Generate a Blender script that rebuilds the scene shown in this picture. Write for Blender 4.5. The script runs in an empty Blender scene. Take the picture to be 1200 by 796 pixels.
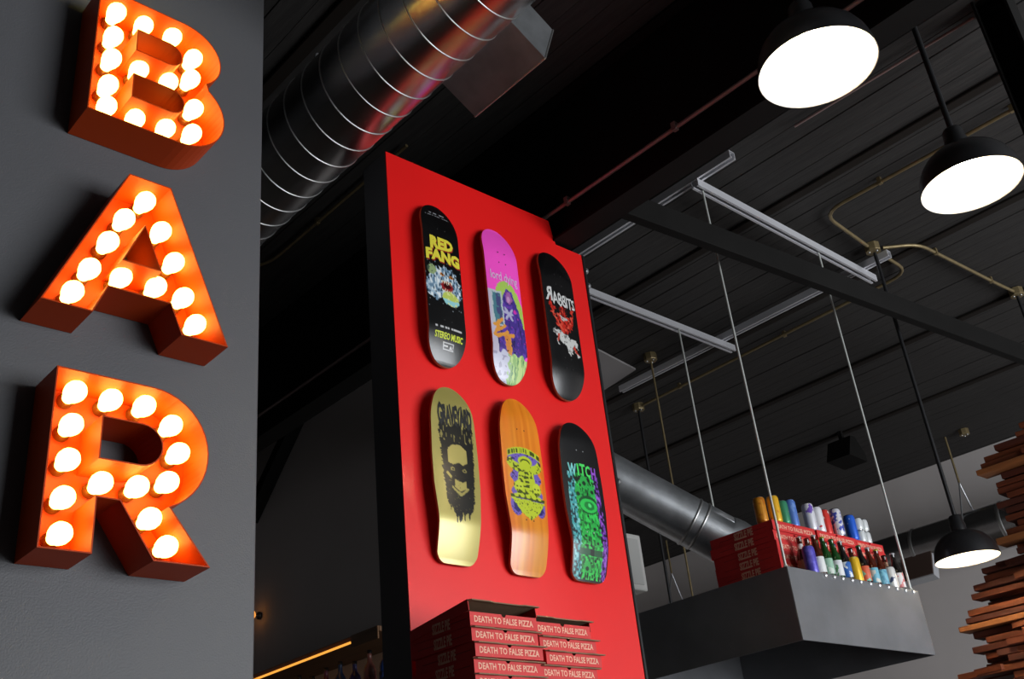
import bpy, math, random
import numpy as np
from mathutils import Vector, Matrix
from mathutils.geometry import tessellate_polygon

# ------------------------------------------------------------------ camera, world, lights
scene = bpy.context.scene
COL = scene.collection
F = 1228.0
def _n(v): v = np.array(v, float); return v / np.linalg.norm(v)
AX = _n((1450, 480, F)); AZ = _n((-260, -2358, F)); AZ = _n(AZ - AX * AX.dot(AZ)); AY = np.cross(AZ, AX)
MC = np.array([AX, AY, AZ]); CAMP = np.array([0, 0, 1.55])
cam_d = bpy.data.cameras.new('camera'); cam = bpy.data.objects.new('camera', cam_d); COL.objects.link(cam)
cam_d.sensor_width = 36.0; cam_d.lens = F / 1200 * 36.0; cam_d.clip_start = .05
cam.matrix_world = Matrix(((MC[0, 0], -MC[0, 1], -MC[0, 2], CAMP[0]), (MC[1, 0], -MC[1, 1], -MC[1, 2], CAMP[1]),
                           (MC[2, 0], -MC[2, 1], -MC[2, 2], CAMP[2]), (0, 0, 0, 1)))
scene.camera = cam
scene.view_settings.view_transform = 'Standard'; scene.view_settings.look = 'None'
scene.view_settings.exposure = 0.0; scene.view_settings.gamma = 1.0; scene.view_settings.use_curve_mapping = False

world = bpy.data.worlds.new('world'); scene.world = world; world.use_nodes = True
world.node_tree.nodes['Background'].inputs[0].default_value = (.75, .85, 1, 1)
world.node_tree.nodes['Background'].inputs[1].default_value = .6

def area(name, loc, target, sx, sy, power, col):
    d = bpy.data.lights.new(name, 'AREA'); d.shape = 'RECTANGLE'; d.size = sx; d.size_y = sy; d.energy = power; d.color = col
    o = bpy.data.objects.new(name, d); COL.objects.link(o); o.location = loc
    o.rotation_euler = (Vector(target) - Vector(loc)).to_track_quat('-Z', 'Y').to_euler()
    return o
DAY = (.93, .965, 1.0)
area('window_front_offscreen', (6.2, -4.95, 2.0), (6.2, 0, 2.0), 6.6, 3.4, 760, DAY)      # daylight through the storefront windows

# ------------------------------------------------------------------ helpers
def srgb(r, g, b):
    def f(c):
        c /= 255.0
        return c / 12.92 if c <= .04045 else ((c + .055) / 1.055) ** 2.4
    return (f(r), f(g), f(b), 1.0)

MATS = {}
def mat(name, col, rough=.5, metal=0.0, var=0.0, vscale=8.0, bump=0.0, bscale=60.0, emit=0.0, ecol=None, coat=0.0, spec=.5, col2=None, stretch=(1, 1, 1), aniso=0.0, trans=0.0):
    if name in MATS: return MATS[name]
    m = bpy.data.materials.new(name); m.use_nodes = True; nt = m.node_tree; N = nt.nodes; L = nt.links
    b = N['Principled BSDF']
    b.inputs['Base Color'].default_value = col; b.inputs['Roughness'].default_value = rough; b.inputs['Metallic'].default_value = metal
    b.inputs['Specular IOR Level'].default_value = spec; b.inputs['Coat Weight'].default_value = coat; b.inputs['Coat Roughness'].default_value = .15
    b.inputs['Transmission Weight'].default_value = trans
    if aniso: b.inputs['Anisotropic'].default_value = aniso
    if emit:
        b.inputs['Emission Color'].default_value = ecol or col; b.inputs['Emission Strength'].default_value = emit
    if var or bump or col2:
        tc = N.new('ShaderNodeTexCoord'); mp = N.new('ShaderNodeMapping'); L.new(tc.outputs['Object'], mp.inputs[0]); mp.inputs['Scale'].default_value = stretch
    if var or col2:
        nz = N.new('ShaderNodeTexNoise'); nz.inputs['Scale'].default_value = vscale; nz.inputs['Detail'].default_value = 5
        L.new(mp.outputs[0], nz.inputs['Vector'])
        r = N.new('ShaderNodeValToRGB')
        c1 = col; c2 = col2 or tuple(min(1, c * (1 - var)) for c in col[:3]) + (1,)
        r.color_ramp.elements[0].position = .35; r.color_ramp.elements[1].position = .65
        r.color_ramp.elements[0].color = c2; r.color_ramp.elements[1].color = c1
        L.new(nz.outputs['Fac'], r.inputs[0]); L.new(r.outputs[0], b.inputs['Base Color'])
    if bump:
        n2 = N.new('ShaderNodeTexNoise'); n2.inputs['Scale'].default_value = bscale; n2.inputs['Detail'].default_value = 4
        L.new(mp.outputs[0], n2.inputs['Vector'])
        bp = N.new('ShaderNodeBump'); bp.inputs['Strength'].default_value = bump; bp.inputs['Distance'].default_value = .004
        L.new(n2.outputs['Fac'], bp.inputs['Height']); L.new(bp.outputs[0], b.inputs['Normal'])
    MATS[name] = m
    return m
def attr_mat(name, rough=.3, coat=.3, metal=0.0, bumpy=0.0):
    m = bpy.data.materials.new(name); m.use_nodes = True; N = m.node_tree.nodes; L = m.node_tree.links; b = N['Principled BSDF']
    a = N.new('ShaderNodeAttribute'); a.attribute_name = 'print'
    L.new(a.outputs['Color'], b.inputs['Base Color']); b.inputs['Roughness'].default_value = rough
    b.inputs['Coat Weight'].default_value = coat; b.inputs['Coat Roughness'].default_value = .2; b.inputs['Metallic'].default_value = metal
    return m

class MB:
    def __init__(self): self.v = []; self.f = []; self.s = []
    def add(self, vs, fs, smooth=False):
        o = len(self.v); self.v += [tuple(map(float, p)) for p in vs]
        self.f += [tuple(i + o for i in f) for f in fs]; self.s += [smooth] * len(fs); return self
    def box(self, x0, x1, y0, y1, z0, z1, M=None):
        vs = [(x, y, z) for z in (z0, z1) for y in (y0, y1) for x in (x0, x1)]
        if M is not None: vs = [M @ Vector(p) for p in vs]
        return self.add(vs, [(0, 2, 3, 1), (4, 5, 7, 6), (0, 1, 5, 4), (2, 6, 7, 3), (1, 3, 7, 5), (0, 4, 6, 2)])
    def bbox(self, x0, x1, y0, y1, z0, z1, b=.004, M=None):      # bevelled box
        xs = (x0, x0 + b, x1 - b, x1); ys = (y0, y0 + b, y1 - b, y1); zs = (z0, z0 + b, z1 - b, z1)
        vs = {}; out = []
        def V(i, j, k):
            if (i, j, k) not in vs: vs[(i, j, k)] = len(out); out.append((xs[i], ys[j], zs[k]))
            return vs[(i, j, k)]
        fs = []
        for k, s in ((0, -1), (3, 1)):
            q = [V(1, 1, k), V(2, 1, k), V(2, 2, k), V(1, 2, k)]; fs.append(q if s > 0 else q[::-1])
            q = [V(1, k, 1), V(1, k, 2), V(2, k, 2), V(2, k, 1)]; fs.append(q if s > 0 else q[::-1])
            q = [V(k, 1, 1), V(k, 2, 1), V(k, 2, 2), V(k, 1, 2)]; fs.append(q if s > 0 else q[::-1])
        for a in (0, 3):
            for c in (0, 3):
                ia = 1 if a == 0 else 2; ic = 1 if c == 0 else 2
                fs.append([V(1, a, ic), V(2, a, ic), V(2, ia, c), V(1, ia, c)])
                fs.append([V(a, 1, ic), V(a, 2, ic), V(ia, 2, c), V(ia, 1, c)])
                fs.append([V(a, ic, 1), V(a, ic, 2), V(ia, c, 2), V(ia, c, 1)])
                for e in (0, 3):
                    ie = 1 if e == 0 else 2
                    fs.append([V(a, ic, ie), V(ia, c, ie), V(ia, ic, e)])
        if M is not None: out = [M @ Vector(p) for p in out]
        return self.add(out, fs)
    def tube(self, pts, r, n=10, caps=True, rr=None):
        pts = [Vector(p) for p in pts]; rings = []; up = None
        for i, p in enumerate(pts):
            t = (pts[min(i + 1, len(pts) - 1)] - pts[max(i - 1, 0)]).normalized()
            if up is None: up = Vector((0, 0, 1)) if abs(t.z) < .9 else Vector((1, 0, 0))
            a = t.cross(up).normalized(); up = a.cross(t).normalized(); q = rr[i] if rr else r
            rings.append([p + a * math.cos(2 * math.pi * k / n) * q + up * math.sin(2 * math.pi * k / n) * q for k in range(n)])
        vs = [p for R in rings for p in R]; fs = []
        for i in range(len(pts) - 1):
            for k in range(n): fs.append((i * n + k, i * n + (k + 1) % n, (i + 1) * n + (k + 1) % n, (i + 1) * n + k))
        self.add(vs, fs, True)
        if caps: self.add(rings[0], [tuple(range(n))[::-1]]); self.add(rings[-1], [tuple(range(n))])
        return self
    def lathe(self, prof, n=24, M=None, smooth=True):
        vs = []; fs = []
        for (r, z) in prof:
            for k in range(n): a = 2 * math.pi * k / n; vs.append(Vector((r * math.cos(a), r * math.sin(a), z)))
        for i in range(len(prof) - 1):
            for k in range(n): fs.append((i * n + k, i * n + (k + 1) % n, (i + 1) * n + (k + 1) % n, (i + 1) * n + k))
        if M is not None: vs = [M @ p for p in vs]
        return self.add(vs, fs, smooth)
    def poly(self, loops, fn, flip=False):            # filled 2D polygon (outer + holes) mapped by fn(a, b) -> xyz
        flat = [p for l in loops for p in l]
        tr = tessellate_polygon([[Vector((a, b, 0)) for a, b in l] for l in loops])
        fs = []
        for t in tr:
            a, b, c = [flat[i] for i in t]
            ccw = (b[0] - a[0]) * (c[1] - a[1]) - (b[1] - a[1]) * (c[0] - a[0]) > 0
            fs.append(tuple(t) if ccw != flip else tuple(t)[::-1])
        return self.add([fn(a, b) for a, b in flat], fs)
    def prism(self, loops, fa, fb):                   # solid between two mapped copies of a 2D polygon
        self.poly(loops, fa); self.poly(loops, fb, True)
        for l in loops:
            n = len(l); vs = [fa(*p) for p in l] + [fb(*p) for p in l]
            self.add(vs, [(i, (i + 1) % n, n + (i + 1) % n, n + i) for i in range(n)])
        return self
    def mesh(self, name):
        me = bpy.data.meshes.new(name); me.from_pydata(self.v, [], self.f); me.update()
        me.polygons.foreach_set('use_smooth', self.s); return me
    def build(self, name, m, parent=None, loc=None, rot=None):
        me = self.mesh(name); me.materials.append(m)
        return link(name, me, parent, loc, rot)
def link(name, data, parent=None, loc=None, rot=None):
    o = bpy.data.objects.new(name, data); COL.objects.link(o); o.parent = parent
    if loc is not None: o.location = loc
    if rot is not None: o.rotation_euler = rot
    return o
def thing(name, label, cat, loc=(0, 0, 0), rot=(0, 0, 0), group=None):
    o = link(name, None, None, loc, rot); o.empty_display_size = .05; return tag(o, label, cat, group)
def tag(o, label, cat, group=None):
    o['label'] = label; o['category'] = cat
    if group: o['group'] = group
    return o
def struct(o, label=None):
    o['kind'] = 'structure'
    if label: o['label'] = label
    return o
def offset_loop(l, d):                                # offset a polygon along its inward normals (ccw -> inwards for d>0)
    out = []; n = len(l)
    for i in range(n):
        p, q, r = Vector(l[i - 1]), Vector(l[i]), Vector(l[(i + 1) % n])
        a = (q - p).normalized(); b = (r - q).normalized()
        na = Vector((-a.y, a.x)); nb = Vector((-b.y, b.x)); m = (na + nb)
        if m.length < 1e-6: m = na.copy()
        m.normalize(); k = max(.35, m.dot(na)); out.append(tuple(q + m * (d / k)))
    return out
def ccw(l):
    s = sum(l[i][0] * l[(i + 1) % len(l)][1] - l[(i + 1) % len(l)][0] * l[i][1] for i in range(len(l)))
    return l if s > 0 else l[::-1]
def spline(pts, n=6):                                  # Catmull-Rom through points
    P = [Vector(p) for p in pts]; out = []
    for i in range(len(P) - 1):
        a, b, c, d = P[max(i - 1, 0)], P[i], P[i + 1], P[min(i + 2, len(P) - 1)]
        for k in range(n):
            t = k / n
            out.append(.5 * ((2 * b) + (c - a) * t + (2 * a - 5 * b + 4 * c - d) * t * t + (3 * b - a - 3 * c + d) * t ** 3))
    out.append(P[-1]); return out
TXT = {}
def text_mesh(body, bold=0.0, space=1.0, extrude=.004):
    """Lettering as a mesh, centred, cap height about 1, in the XY plane."""
    key = (body, bold, space)
    if key in TXT: return TXT[key]
    c = bpy.data.curves.new('lettering', 'FONT'); c.body = body; c.size = 1.0; c.offset = bold; c.space_character = space
    c.extrude = 0; c.resolution_u = 2; c.align_x = 'CENTER'
    o = bpy.data.objects.new('lettering', c); COL.objects.link(o)
    dg = bpy.context.evaluated_depsgraph_get(); dg.update()
    me = bpy.data.meshes.new_from_object(o.evaluated_get(dg))
    vs = [tuple(v.co) for v in me.vertices]; fs = [tuple(p.vertices) for p in me.polygons]
    bpy.data.objects.remove(o); bpy.data.curves.remove(c); bpy.data.meshes.remove(me)
    xs = [v[0] for v in vs]; ys = [v[1] for v in vs]; cx = (min(xs) + max(xs)) / 2; cy = (min(ys) + max(ys)) / 2
    W = max(xs) - min(xs); H = max(ys) - min(ys)
    vs = [((x - cx) / W, (y - cy) / H) for x, y, z in vs]
    TXT[key] = (vs, fs); return TXT[key]
def lettering(body, fn, w, h, m, parent, bold=0.0, space=1.0, name='lettering', shear=0.0, warp=None):
    vs, fs = text_mesh(body, bold, space); b = MB()
    pts = []
    for x, y in vs:
        if warp: x, y = warp(x, y)
        pts.append(fn(x * w + y * h * shear, y * h))
    b.add(pts, fs)
    return b.build(name, m, parent)
def copy_tree(o, parent=None):
    c = o.copy(); COL.objects.link(c); c.parent = parent
    for ch in list(o.children): copy_tree(ch, c)
    return c
def at(axis, val, px, py):
    r = MC @ np.array([px - 600, py - 398, F]); i = 'xyz'.index(axis)
    return Vector(CAMP + r * ((val - CAMP[i]) / r[i]))
R_ = random.Random(7)

# ------------------------------------------------------------------ materials
M_grey = mat('grey_wall_paint', srgb(86, 86, 89), .55, var=.06, vscale=2, bump=.25, bscale=220)
M_red = mat('red_gloss_paint', srgb(238, 22, 20), .40, var=.05, vscale=1.2, coat=.25)
M_black = mat('black_metal', (.008, .008, .009, 1), .42)
M_beam = mat('black_painted_steel', (.007, .0065, .006, 1), .75, var=.2, vscale=6, spec=.15)
M_joist = mat('dark_brown_joist', (.012, .009, .007, 1), .7, spec=.2)
M_plank = mat('black_painted_plank', (.026, .0232, .0215, 1), .75, var=.45, vscale=6, stretch=(6, .6, 1), bump=.4, bscale=30)
M_galv = mat('galvanised_steel', (.58, .60, .62, 1), .36, .9, var=.25, vscale=9, bump=.05, bscale=30)
M_duct = mat('spiral_duct_steel', (.50, .50, .50, 1), .27, 1.0, var=.12, vscale=5, aniso=.5)
M_seam = mat('duct_seam_steel', (.55, .55, .54, 1), .40, 1.0)
M_strut = mat('zinc_strut', (.66, .66, .69, 1), .45, .5)
M_rod = mat('threaded_rod_zinc', (.62, .64, .60, 1), .4, .5)
M_brass = mat('yellowed_conduit', srgb(138, 122, 88), .4, .55, var=.2, vscale=20)
M_conduit = mat('painted_conduit', srgb(150, 128, 124), .45, .3)
M_letter = mat('orange_enamel', (.45, .045, .002, 1), .5, coat=0.0, spec=.2)
M_socket = mat('brass_socket', srgb(120, 70, 30), .4, .5)
M_bulb = mat('lit_bulb_glass', (1, .85, .6, 1), .3, emit=9.5, ecol=(1, .76, .13, 1))
M_lamp = mat('lit_lamp_glass', (1, .9, .75, 1), .3, emit=90.0, ecol=(1, .80, .52, 1))
M_lamp_off = mat('unlit_lamp_glass', (.8, .79, .76, 1), .3)
M_shade = mat('black_shade_enamel', (.012, .012, .013, 1), .3, coat=.3)
M_shade_in = mat('white_shade_enamel', (.85, .84, .8, 1), .4)
M_hood = mat('dark_steel_hood', (.20, .206, .22, 1), .45, .35, var=.25, vscale=3, bump=.08, bscale=25)
M_hood_in = M_hood
M_kraft = mat('kraft_cardboard', srgb(128, 104, 78), .8, var=.1, vscale=30)
M_boxred = mat('red_box_print', srgb(206, 40, 40), .6, var=.06, vscale=20)
M_boxtxt = mat('pale_box_print', srgb(232, 176, 150), .6)
M_boxtxt2 = M_boxtxt
M_dark = mat('near_black', (.006, .006, .006, 1), .6)
M_white = mat('off_white', srgb(205, 204, 200), .5)
M_ply = mat('maple_ply', srgb(172, 128, 84), .5, var=.3, vscale=200, stretch=(.2, 1, .2))
M_wall = mat('pale_grey_wall', srgb(202, 195, 192), .8, var=.05, vscale=1.5)
M_barwall = M_wall
M_floor = mat('concrete_floor', srgb(110, 104, 98), .5, var=.2, vscale=2)
M_shelfwood = mat('shelf_wood', srgb(120, 84, 54), .5, var=.3, vscale=5, stretch=(6, .5, 6))
M_led = mat('amber_strip_light', (1, .45, .08, 1), .4, emit=1.1, ecol=(1, .42, .06, 1))
M_amber = mat('amber_globe', (1, .4, .08, 1), .4, emit=1.0, ecol=(1, .36, .06, 1))

# ------------------------------------------------------------------ room shell
H = 5.25
struct(MB().box(-5.1, 11.4, -5.1, 11.2, -.1, 0).build('floor', M_floor))
ceil = struct(MB().box(-5.1, 11.4, -5.1, 11.2, H + .03, H + .15).build('ceiling', M_beam))
pl = MB().bbox(-.0694, .0694, -8.1, 8.1, -.014, .014, .003); plm = pl.mesh('ceiling_plank'); plm.materials.append(M_plank)
for i in range(116):
    o = link('ceiling_plank', plm, ceil, (-5.0 + i * .1412, 3.05, H + .016 + R_.uniform(-.004, .003)))
struct(MB().box(11.2, 11.4, -5.1, 11.2, 0, H).build('wall_right', M_wall))
struct(MB().box(-5.1, 11.2, 11.0, 11.2, 0, H).build('wall_back', M_barwall))
# storefront wall behind the viewpoint with the window opening the daylight comes through, and the closed side wall
def wall_open(name, axis, pos, a0, a1, w0, w1, z0, z1):
    b = MB()
    for (p0, p1, q0, q1) in ((a0, w0, 0, H), (w1, a1, 0, H), (w0, w1, 0, z0), (w0, w1, z1, H)):
        if axis == 'y': b.box(p0, p1, pos - .1, pos, q0, q1)
        else: b.box(pos - .1, pos, p0, p1, q0, q1)
    return struct(b.build(name, M_grey))
wall_open('wall_front', 'y', -5.0, -5.1, 11.2, 2.9, 9.5, .3, 3.7)
struct(MB().box(-5.1, -5.0, -5.0, 11.0, 0, H).build('wall_side', M_grey))
for nm, ax, p, w0, w1, z0, z1, n in (('window_1', 'y', -5.0, 2.9, 9.5, .3, 3.7, 4),):
    b = MB()
    for i in range(n + 1):
        q = w0 + (w1 - w0) * i / n
        (b.box(q - .03, q + .03, p - .08, p - .02, z0, z1) if ax == 'y' else b.box(p - .08, p - .02, q - .03, q + .03, z0, z1))
    for z in (z0, z1):
        (b.box(w0, w1, p - .08, p - .02, z - .03, z + .03) if ax == 'y' else b.box(p - .08, p - .02, w0, w1, z - .03, z + .03))
    struct(b.build(nm, M_black))

# grey pier that carries the letters
struct(MB().bbox(-1.2, 1.424, 2.51, 2.78, 0, H, .004).build('wall_left', M_grey), 'dark grey painted pier wall carrying the lit letters')

# bar wall seen in the gap between the pier and the red wall, with its brace
struct(MB().box(4.25, 4.4, 5.3, 11.0, 0, H).build('wall_bar', M_barwall))
struct(MB().box(4.24, 11.2, 8.9, 9.05, 0, 2.2).build('wall_partition', M_barwall))
o = MB(); d = Vector((0, 7.5 - 6.6, 4.43 - 5.22)); L_ = d.length
Mx = Matrix.Translation((4.2, 6.6, 5.22)) @ d.to_track_quat('Z', 'X').to_matrix().to_4x4()
o.bbox(-.045, .045, -.06, .06, 0, L_, .005, Mx)
tag(o.build('diagonal_brace', M_beam), 'black diagonal brace against the dim grey bar wall', 'brace')

# red slab with grey ends, notched at the top, standing free
wz = 4.526; outl = [(2.322, 0), (3.556, 0), (3.556, 4.394), (3.372, 4.394), (3.34, 4.526), (2.322, 4.515)]
sl = MB().prism([outl], lambda x, z: (x, 3.172, z), lambda x, z: (x, 3.006, z)).build('wall_accent', M_grey)
struct(sl, 'tall free-standing red wall with grey ends and notched top corner')
MB().prism([outl], lambda x, z: (x, 3.0055, z), lambda x, z: (x, 3.0, z)).build('red_panel', M_red, sl)
MB().bbox(3.557, 3.574, 2.994, 3.172, 0, 4.394, .003).build('edge_trim', M_black, sl)
bo = MB().lathe([(0, .022), (.012, .021), (.018, .014), (.018, 0)], 16, Matrix.Rotation(math.pi / 2, 4, 'Y')).mesh('bolt'); bo.materials.append(M_galv)
for z in (4.31, 4.22, 3.16): link('bolt', bo, sl, (3.574, 3.01, z))

# ------------------------------------------------------------------ marquee letters
YF, YB = 2.37, 2.508
def arc(cx, cz, rx, rz, a0, a1, n):
    return [(cx + rx * math.cos(math.radians(a0 + (a1 - a0) * i / n)), cz + rz * math.sin(math.radians(a0 + (a1 - a0) * i / n))) for i in range(n + 1)]
bulb_m = MB().lathe([(.0145, 0), (.0155, .012), (.0195, .024), (.0245, .037), (.0275, .052), (.0268, .065), (.0215, .077), (.012, .085), (.001, .088)], 20, Matrix.Rotation(math.pi / 2, 4, 'X')).mesh('bulb'); bulb_m.materials.append(M_bulb)
sock_m = MB().lathe([(.021, -.0145), (.021, .0), (.017, .004), (.016, .008), (.0, .008)], 16, Matrix.Rotation(math.pi / 2, 4, 'X')).mesh('socket'); sock_m.materials.append(M_socket)
def letter(ch, outer, holes, bulbs, label):
    outer = ccw(outer); holes = [ccw(h)[::-1] for h in holes]
    x0 = min(p[0] for p in outer); z0 = min(p[1] for p in outer); base = (x0, YB, z0)
    rel = lambda l: [(a - x0, b - z0) for a, b in l]
    outer = rel(outer); holes = [rel(h) for h in holes]
    t = thing('marquee_letter', label, 'sign letter', base, group='lit marquee letters')
    MB().prism([offset_loop(outer, .001)] + [offset_loop(h, .001) for h in holes], lambda a, b: (a, -.001, b), lambda a, b: (a, -.006, b)).build('back_plate', M_letter, t)
    for nm, l in [('outer_rim', outer)] + [('inner_rim', h) for h in holes]:
        i = offset_loop(l, .0035); n = len(l); b = MB(); D = YF - YB
        for A, y0, y1, fl in ((l, 0, D, 0), (i, 0, D, 1)):
            vs = [(p[0], y0, p[1]) for p in A] + [(p[0], y1, p[1]) for p in A]
            b.add(vs, [((k, (k + 1) % n, n + (k + 1) % n, n + k) if not fl else (k, n + k, n + (k + 1) % n, (k + 1) % n)) for k in range(n)])
        for y in (0, D):
            vs = [(p[0], y, p[1]) for p in l] + [(p[0], y, p[1]) for p in i]
            b.add(vs, [(k, (k + 1) % n, n + (k + 1) % n, n + k) for k in range(n)])
        b.build(nm, M_letter, t)
    for px, py in bulbs:
        p = at('y', YF + .066, px, py)
        bb = link('bulb', bulb_m, t, (p.x - x0, -.021, p.z - z0)); link('socket', sock_m, bb)
Bo = [(.797, 3.583)] + arc(1.07, 3.717, .143, .134, -90, 52, 16) + arc(1.062, 3.935, .132, .118, -48, 90, 14) + [(.797, 4.053)]
Bh1 = [(.922, 3.865)] + arc(1.022, 3.904, .039, .039, -90, 90, 10) + [(.922, 3.943)]
Bh2 = [(.921, 3.687)] + arc(1.036, 3.728, .041, .041, -90, 90, 10) + [(.921, 3.769)]
def cp(x0, y0, s, pts): return [(x0 + a / s, y0 + b / s) for a, b in pts]
letter('B', Bo, [Bh1, Bh2], cp(60, 0, 3.62, [(275, 55), (390, 112), (512, 160), (600, 252), (262, 157), (254, 252), (240, 363), (233, 453), (590, 338), (370, 300), (495, 352), (603, 465), (353, 508), (483, 548), (595, 570)]),
       'orange metal marquee letter B with lit round bulbs above the letter A')
letter('A', [(.737, 2.949), (.932, 3.412), (1.055, 3.412), (1.248, 2.949), (1.110, 2.949), (1.074, 3.035), (.903, 3.035), (.868, 2.949)], [[(.988, 3.252), (.937, 3.130), (1.039, 3.130)]],
       cp(10, 190, 3.183, [(508, 150), (430, 215), (370, 300), (300, 400), (237, 485), (567, 262), (615, 377), (418, 432), (548, 468), (650, 508), (695, 608)]),
       'orange metal marquee letter A with lit round bulbs between B and R')
Ro = [(.796, 2.321), (.796, 2.777)] + arc(1.04, 2.612, .163, .165, 90, -66, 18) + [(1.218, 2.321), (1.070, 2.321), (.977, 2.459), (.921, 2.459), (.921, 2.321)]
Rh = [(.920, 2.560), (.920, 2.667)] + arc(1.02, 2.6135, .055, .0535, 90, -90, 12)
letter('R', Ro, [Rh], cp(0, 410, 2.745, [(240, 137), (355, 163), (463, 183), (549, 246), (572, 335), (228, 243), (217, 355), (201, 477), (191, 593), (323, 430), (440, 442), (537, 428), (480, 545), (533, 635)]),
       'orange metal marquee letter R with lit round bulbs below the letter A')

# ------------------------------------------------------------------ skateboard decks
rng = np.random.default_rng(3)
def vnoise(u, v, f, seed=0):
    r = np.random.default_rng(seed); g = r.random((64, 64)); x = (u * f * .5 + 20) % 63; y = (v * f * .5 + 20) % 63
    i = np.floor(x).astype(int); j = np.floor(y).astype(int); a = x - i; b = y - j; a = a * a * (3 - 2 * a); b = b * b * (3 - 2 * b)
    i2 = (i + 1) % 64; j2 = (j + 1) % 64
    return g[i, j] * (1 - a) * (1 - b) + g[i2, j] * a * (1 - b) + g[i, j2] * (1 - a) * b + g[i2, j2] * a * b
def ell(x, z, cx, cz, rx, rz): return ((x - cx) / rx) ** 2 + ((z - cz) / rz) ** 2 < 1
def pol(x, z, pts):
    ins = np.zeros(x.shape, bool); n = len(pts)
    for i in range(n):
        x1, y1 = pts[i]; x2, y2 = pts[(i + 1) % n]
        if y1 == y2: continue
        c = ((y1 > z) != (y2 > z)) & (x < (x2 - x1) * (z - y1) / (y2 - y1) + x1); ins ^= c
    return ins
def seg(x, z, x1, z1, x2, z2, w):
    dx, dz = x2 - x1, z2 - z1; t = np.clip(((x - x1) * dx + (z - z1) * dz) / (dx * dx + dz * dz), 0, 1)
    return (x - x1 - t * dx) ** 2 + (z - z1 - t * dz) ** 2 < w * w
def warp(x, z, a, f=1.3, sd=90):
    return (x + a * (vnoise(x, z, f, sd) - .5) + a * .6 * (vnoise(x, z, f * 2.6, sd + 1) - .5), z + a * (vnoise(x, z, f, sd + 2) - .5) + a * .6 * (vnoise(x, z, f * 2.6, sd + 3) - .5))
def C(r, g, b): return np.array(srgb(r, g, b)[:3])
LEN = .81
# x, z in centimetres from the deck centre; z up
def paint_red_fang(x, z, c):
    c[:] = C(13, 13, 14)
    n = vnoise(x, z, 1.9, 1); n2 = vnoise(x, z * .4, 3.1, 2)
    st = (vnoise(x, z, 4.0, 9) > .93) & (z > -16) & (z < 9); c[st] = C(150, 160, 165)
    c[ell(x, z, -6.6, 3.2, 2.2, 2.6)] = C(150, 172, 120); c[ell(x, z, -7.4, 3.8, 1.6, 1.9) & (n > .45)] = C(70, 90, 70)
    x0_, z0_ = x, z; x, z = warp(x, z, 2.4)
    fur = (ell(x, z, 1.2, -1.2, 6.4, 7.0) | ell(x, z, -5.6, -5.0, 4.2, 6.5) | ell(x, z, 6.3, -4.5, 2.8, 5.0) | pol(x, z, [(-3.6, 3), (-3.8, 7.4), (-1.0, 4)]) | pol(x, z, [(4.5, 4), (7.0, 6.2), (7.0, 1)]))
    fur &= (n2 > .16)
    c[fur] = C(106, 136, 160); c[fur & (n2 > .45)] = C(168, 192, 208); c[fur & (n2 > .7)] = C(226, 234, 236); c[fur & (n < .22)] = C(40, 56, 74)
    x, z = warp(x0_, z0_, .8)
    for ex in (-1.2, 3.6): c[ell(x, z, ex, 2.0, 1.2, .8)] = C(196, 120, 40); c[ell(x, z, ex, 2.0, .5, .5)] = C(20, 14, 10)
    c[ell(x, z, 1.0, -3.4, 3.4, 2.8)] = C(150, 34, 36); c[ell(x, z, 1.0, -3.0, 2.0, 1.3)] = C(60, 8, 12)
    for tx in (-1.6, -.4, .8, 2.0, 3.2): c[pol(x, z, [(tx - .5, -.9), (tx + .5, -.9), (tx, -2.3)]) | pol(x, z, [(tx - .5, -6.0), (tx + .5, -6.0), (tx, -4.7)])] = C(226, 222, 196)
    g = ell(x, z, 2.6, -9.2, 4.6, 3.6); c[g] = C(190, 206, 96); c[g & (z < -9.8)] = C(150, 208, 212); c[g & (n < .3)] = C(222, 226, 150)
    x, z = x0_, z0_
    c[(np.abs(z - 35.2) < .28) & (np.abs(x) < 4.2) & (vnoise(x, z * 0, 5, 4) > .35)] = C(170, 172, 176)
    c[(np.abs(z - 33.6) < .28) & (np.abs(x) < 6.6) & (vnoise(x, z * 0, 5, 5) > .35)] = C(140, 142, 146)
    c[(np.abs(z + 24.0) < .5) & (np.abs(x) < 7.4) & (vnoise(x, z * 0, 4, 6) > .34)] = C(196, 196, 196)
    fr = (np.abs(x - .4) < 2.8) & (np.abs(z + 32.0) < 1.6) & ~((np.abs(x - .4) < 2.4) & (np.abs(z + 32.0) < 1.2)); c[fr] = C(190, 190, 190)
    c[pol(x, z, [(.8, -33), (2.6, -33), (1.8, -31.2)]) | ((np.abs(x + .9) < 1.1) & (np.abs(z + 32) < .35))] = C(200, 200, 200)
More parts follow.
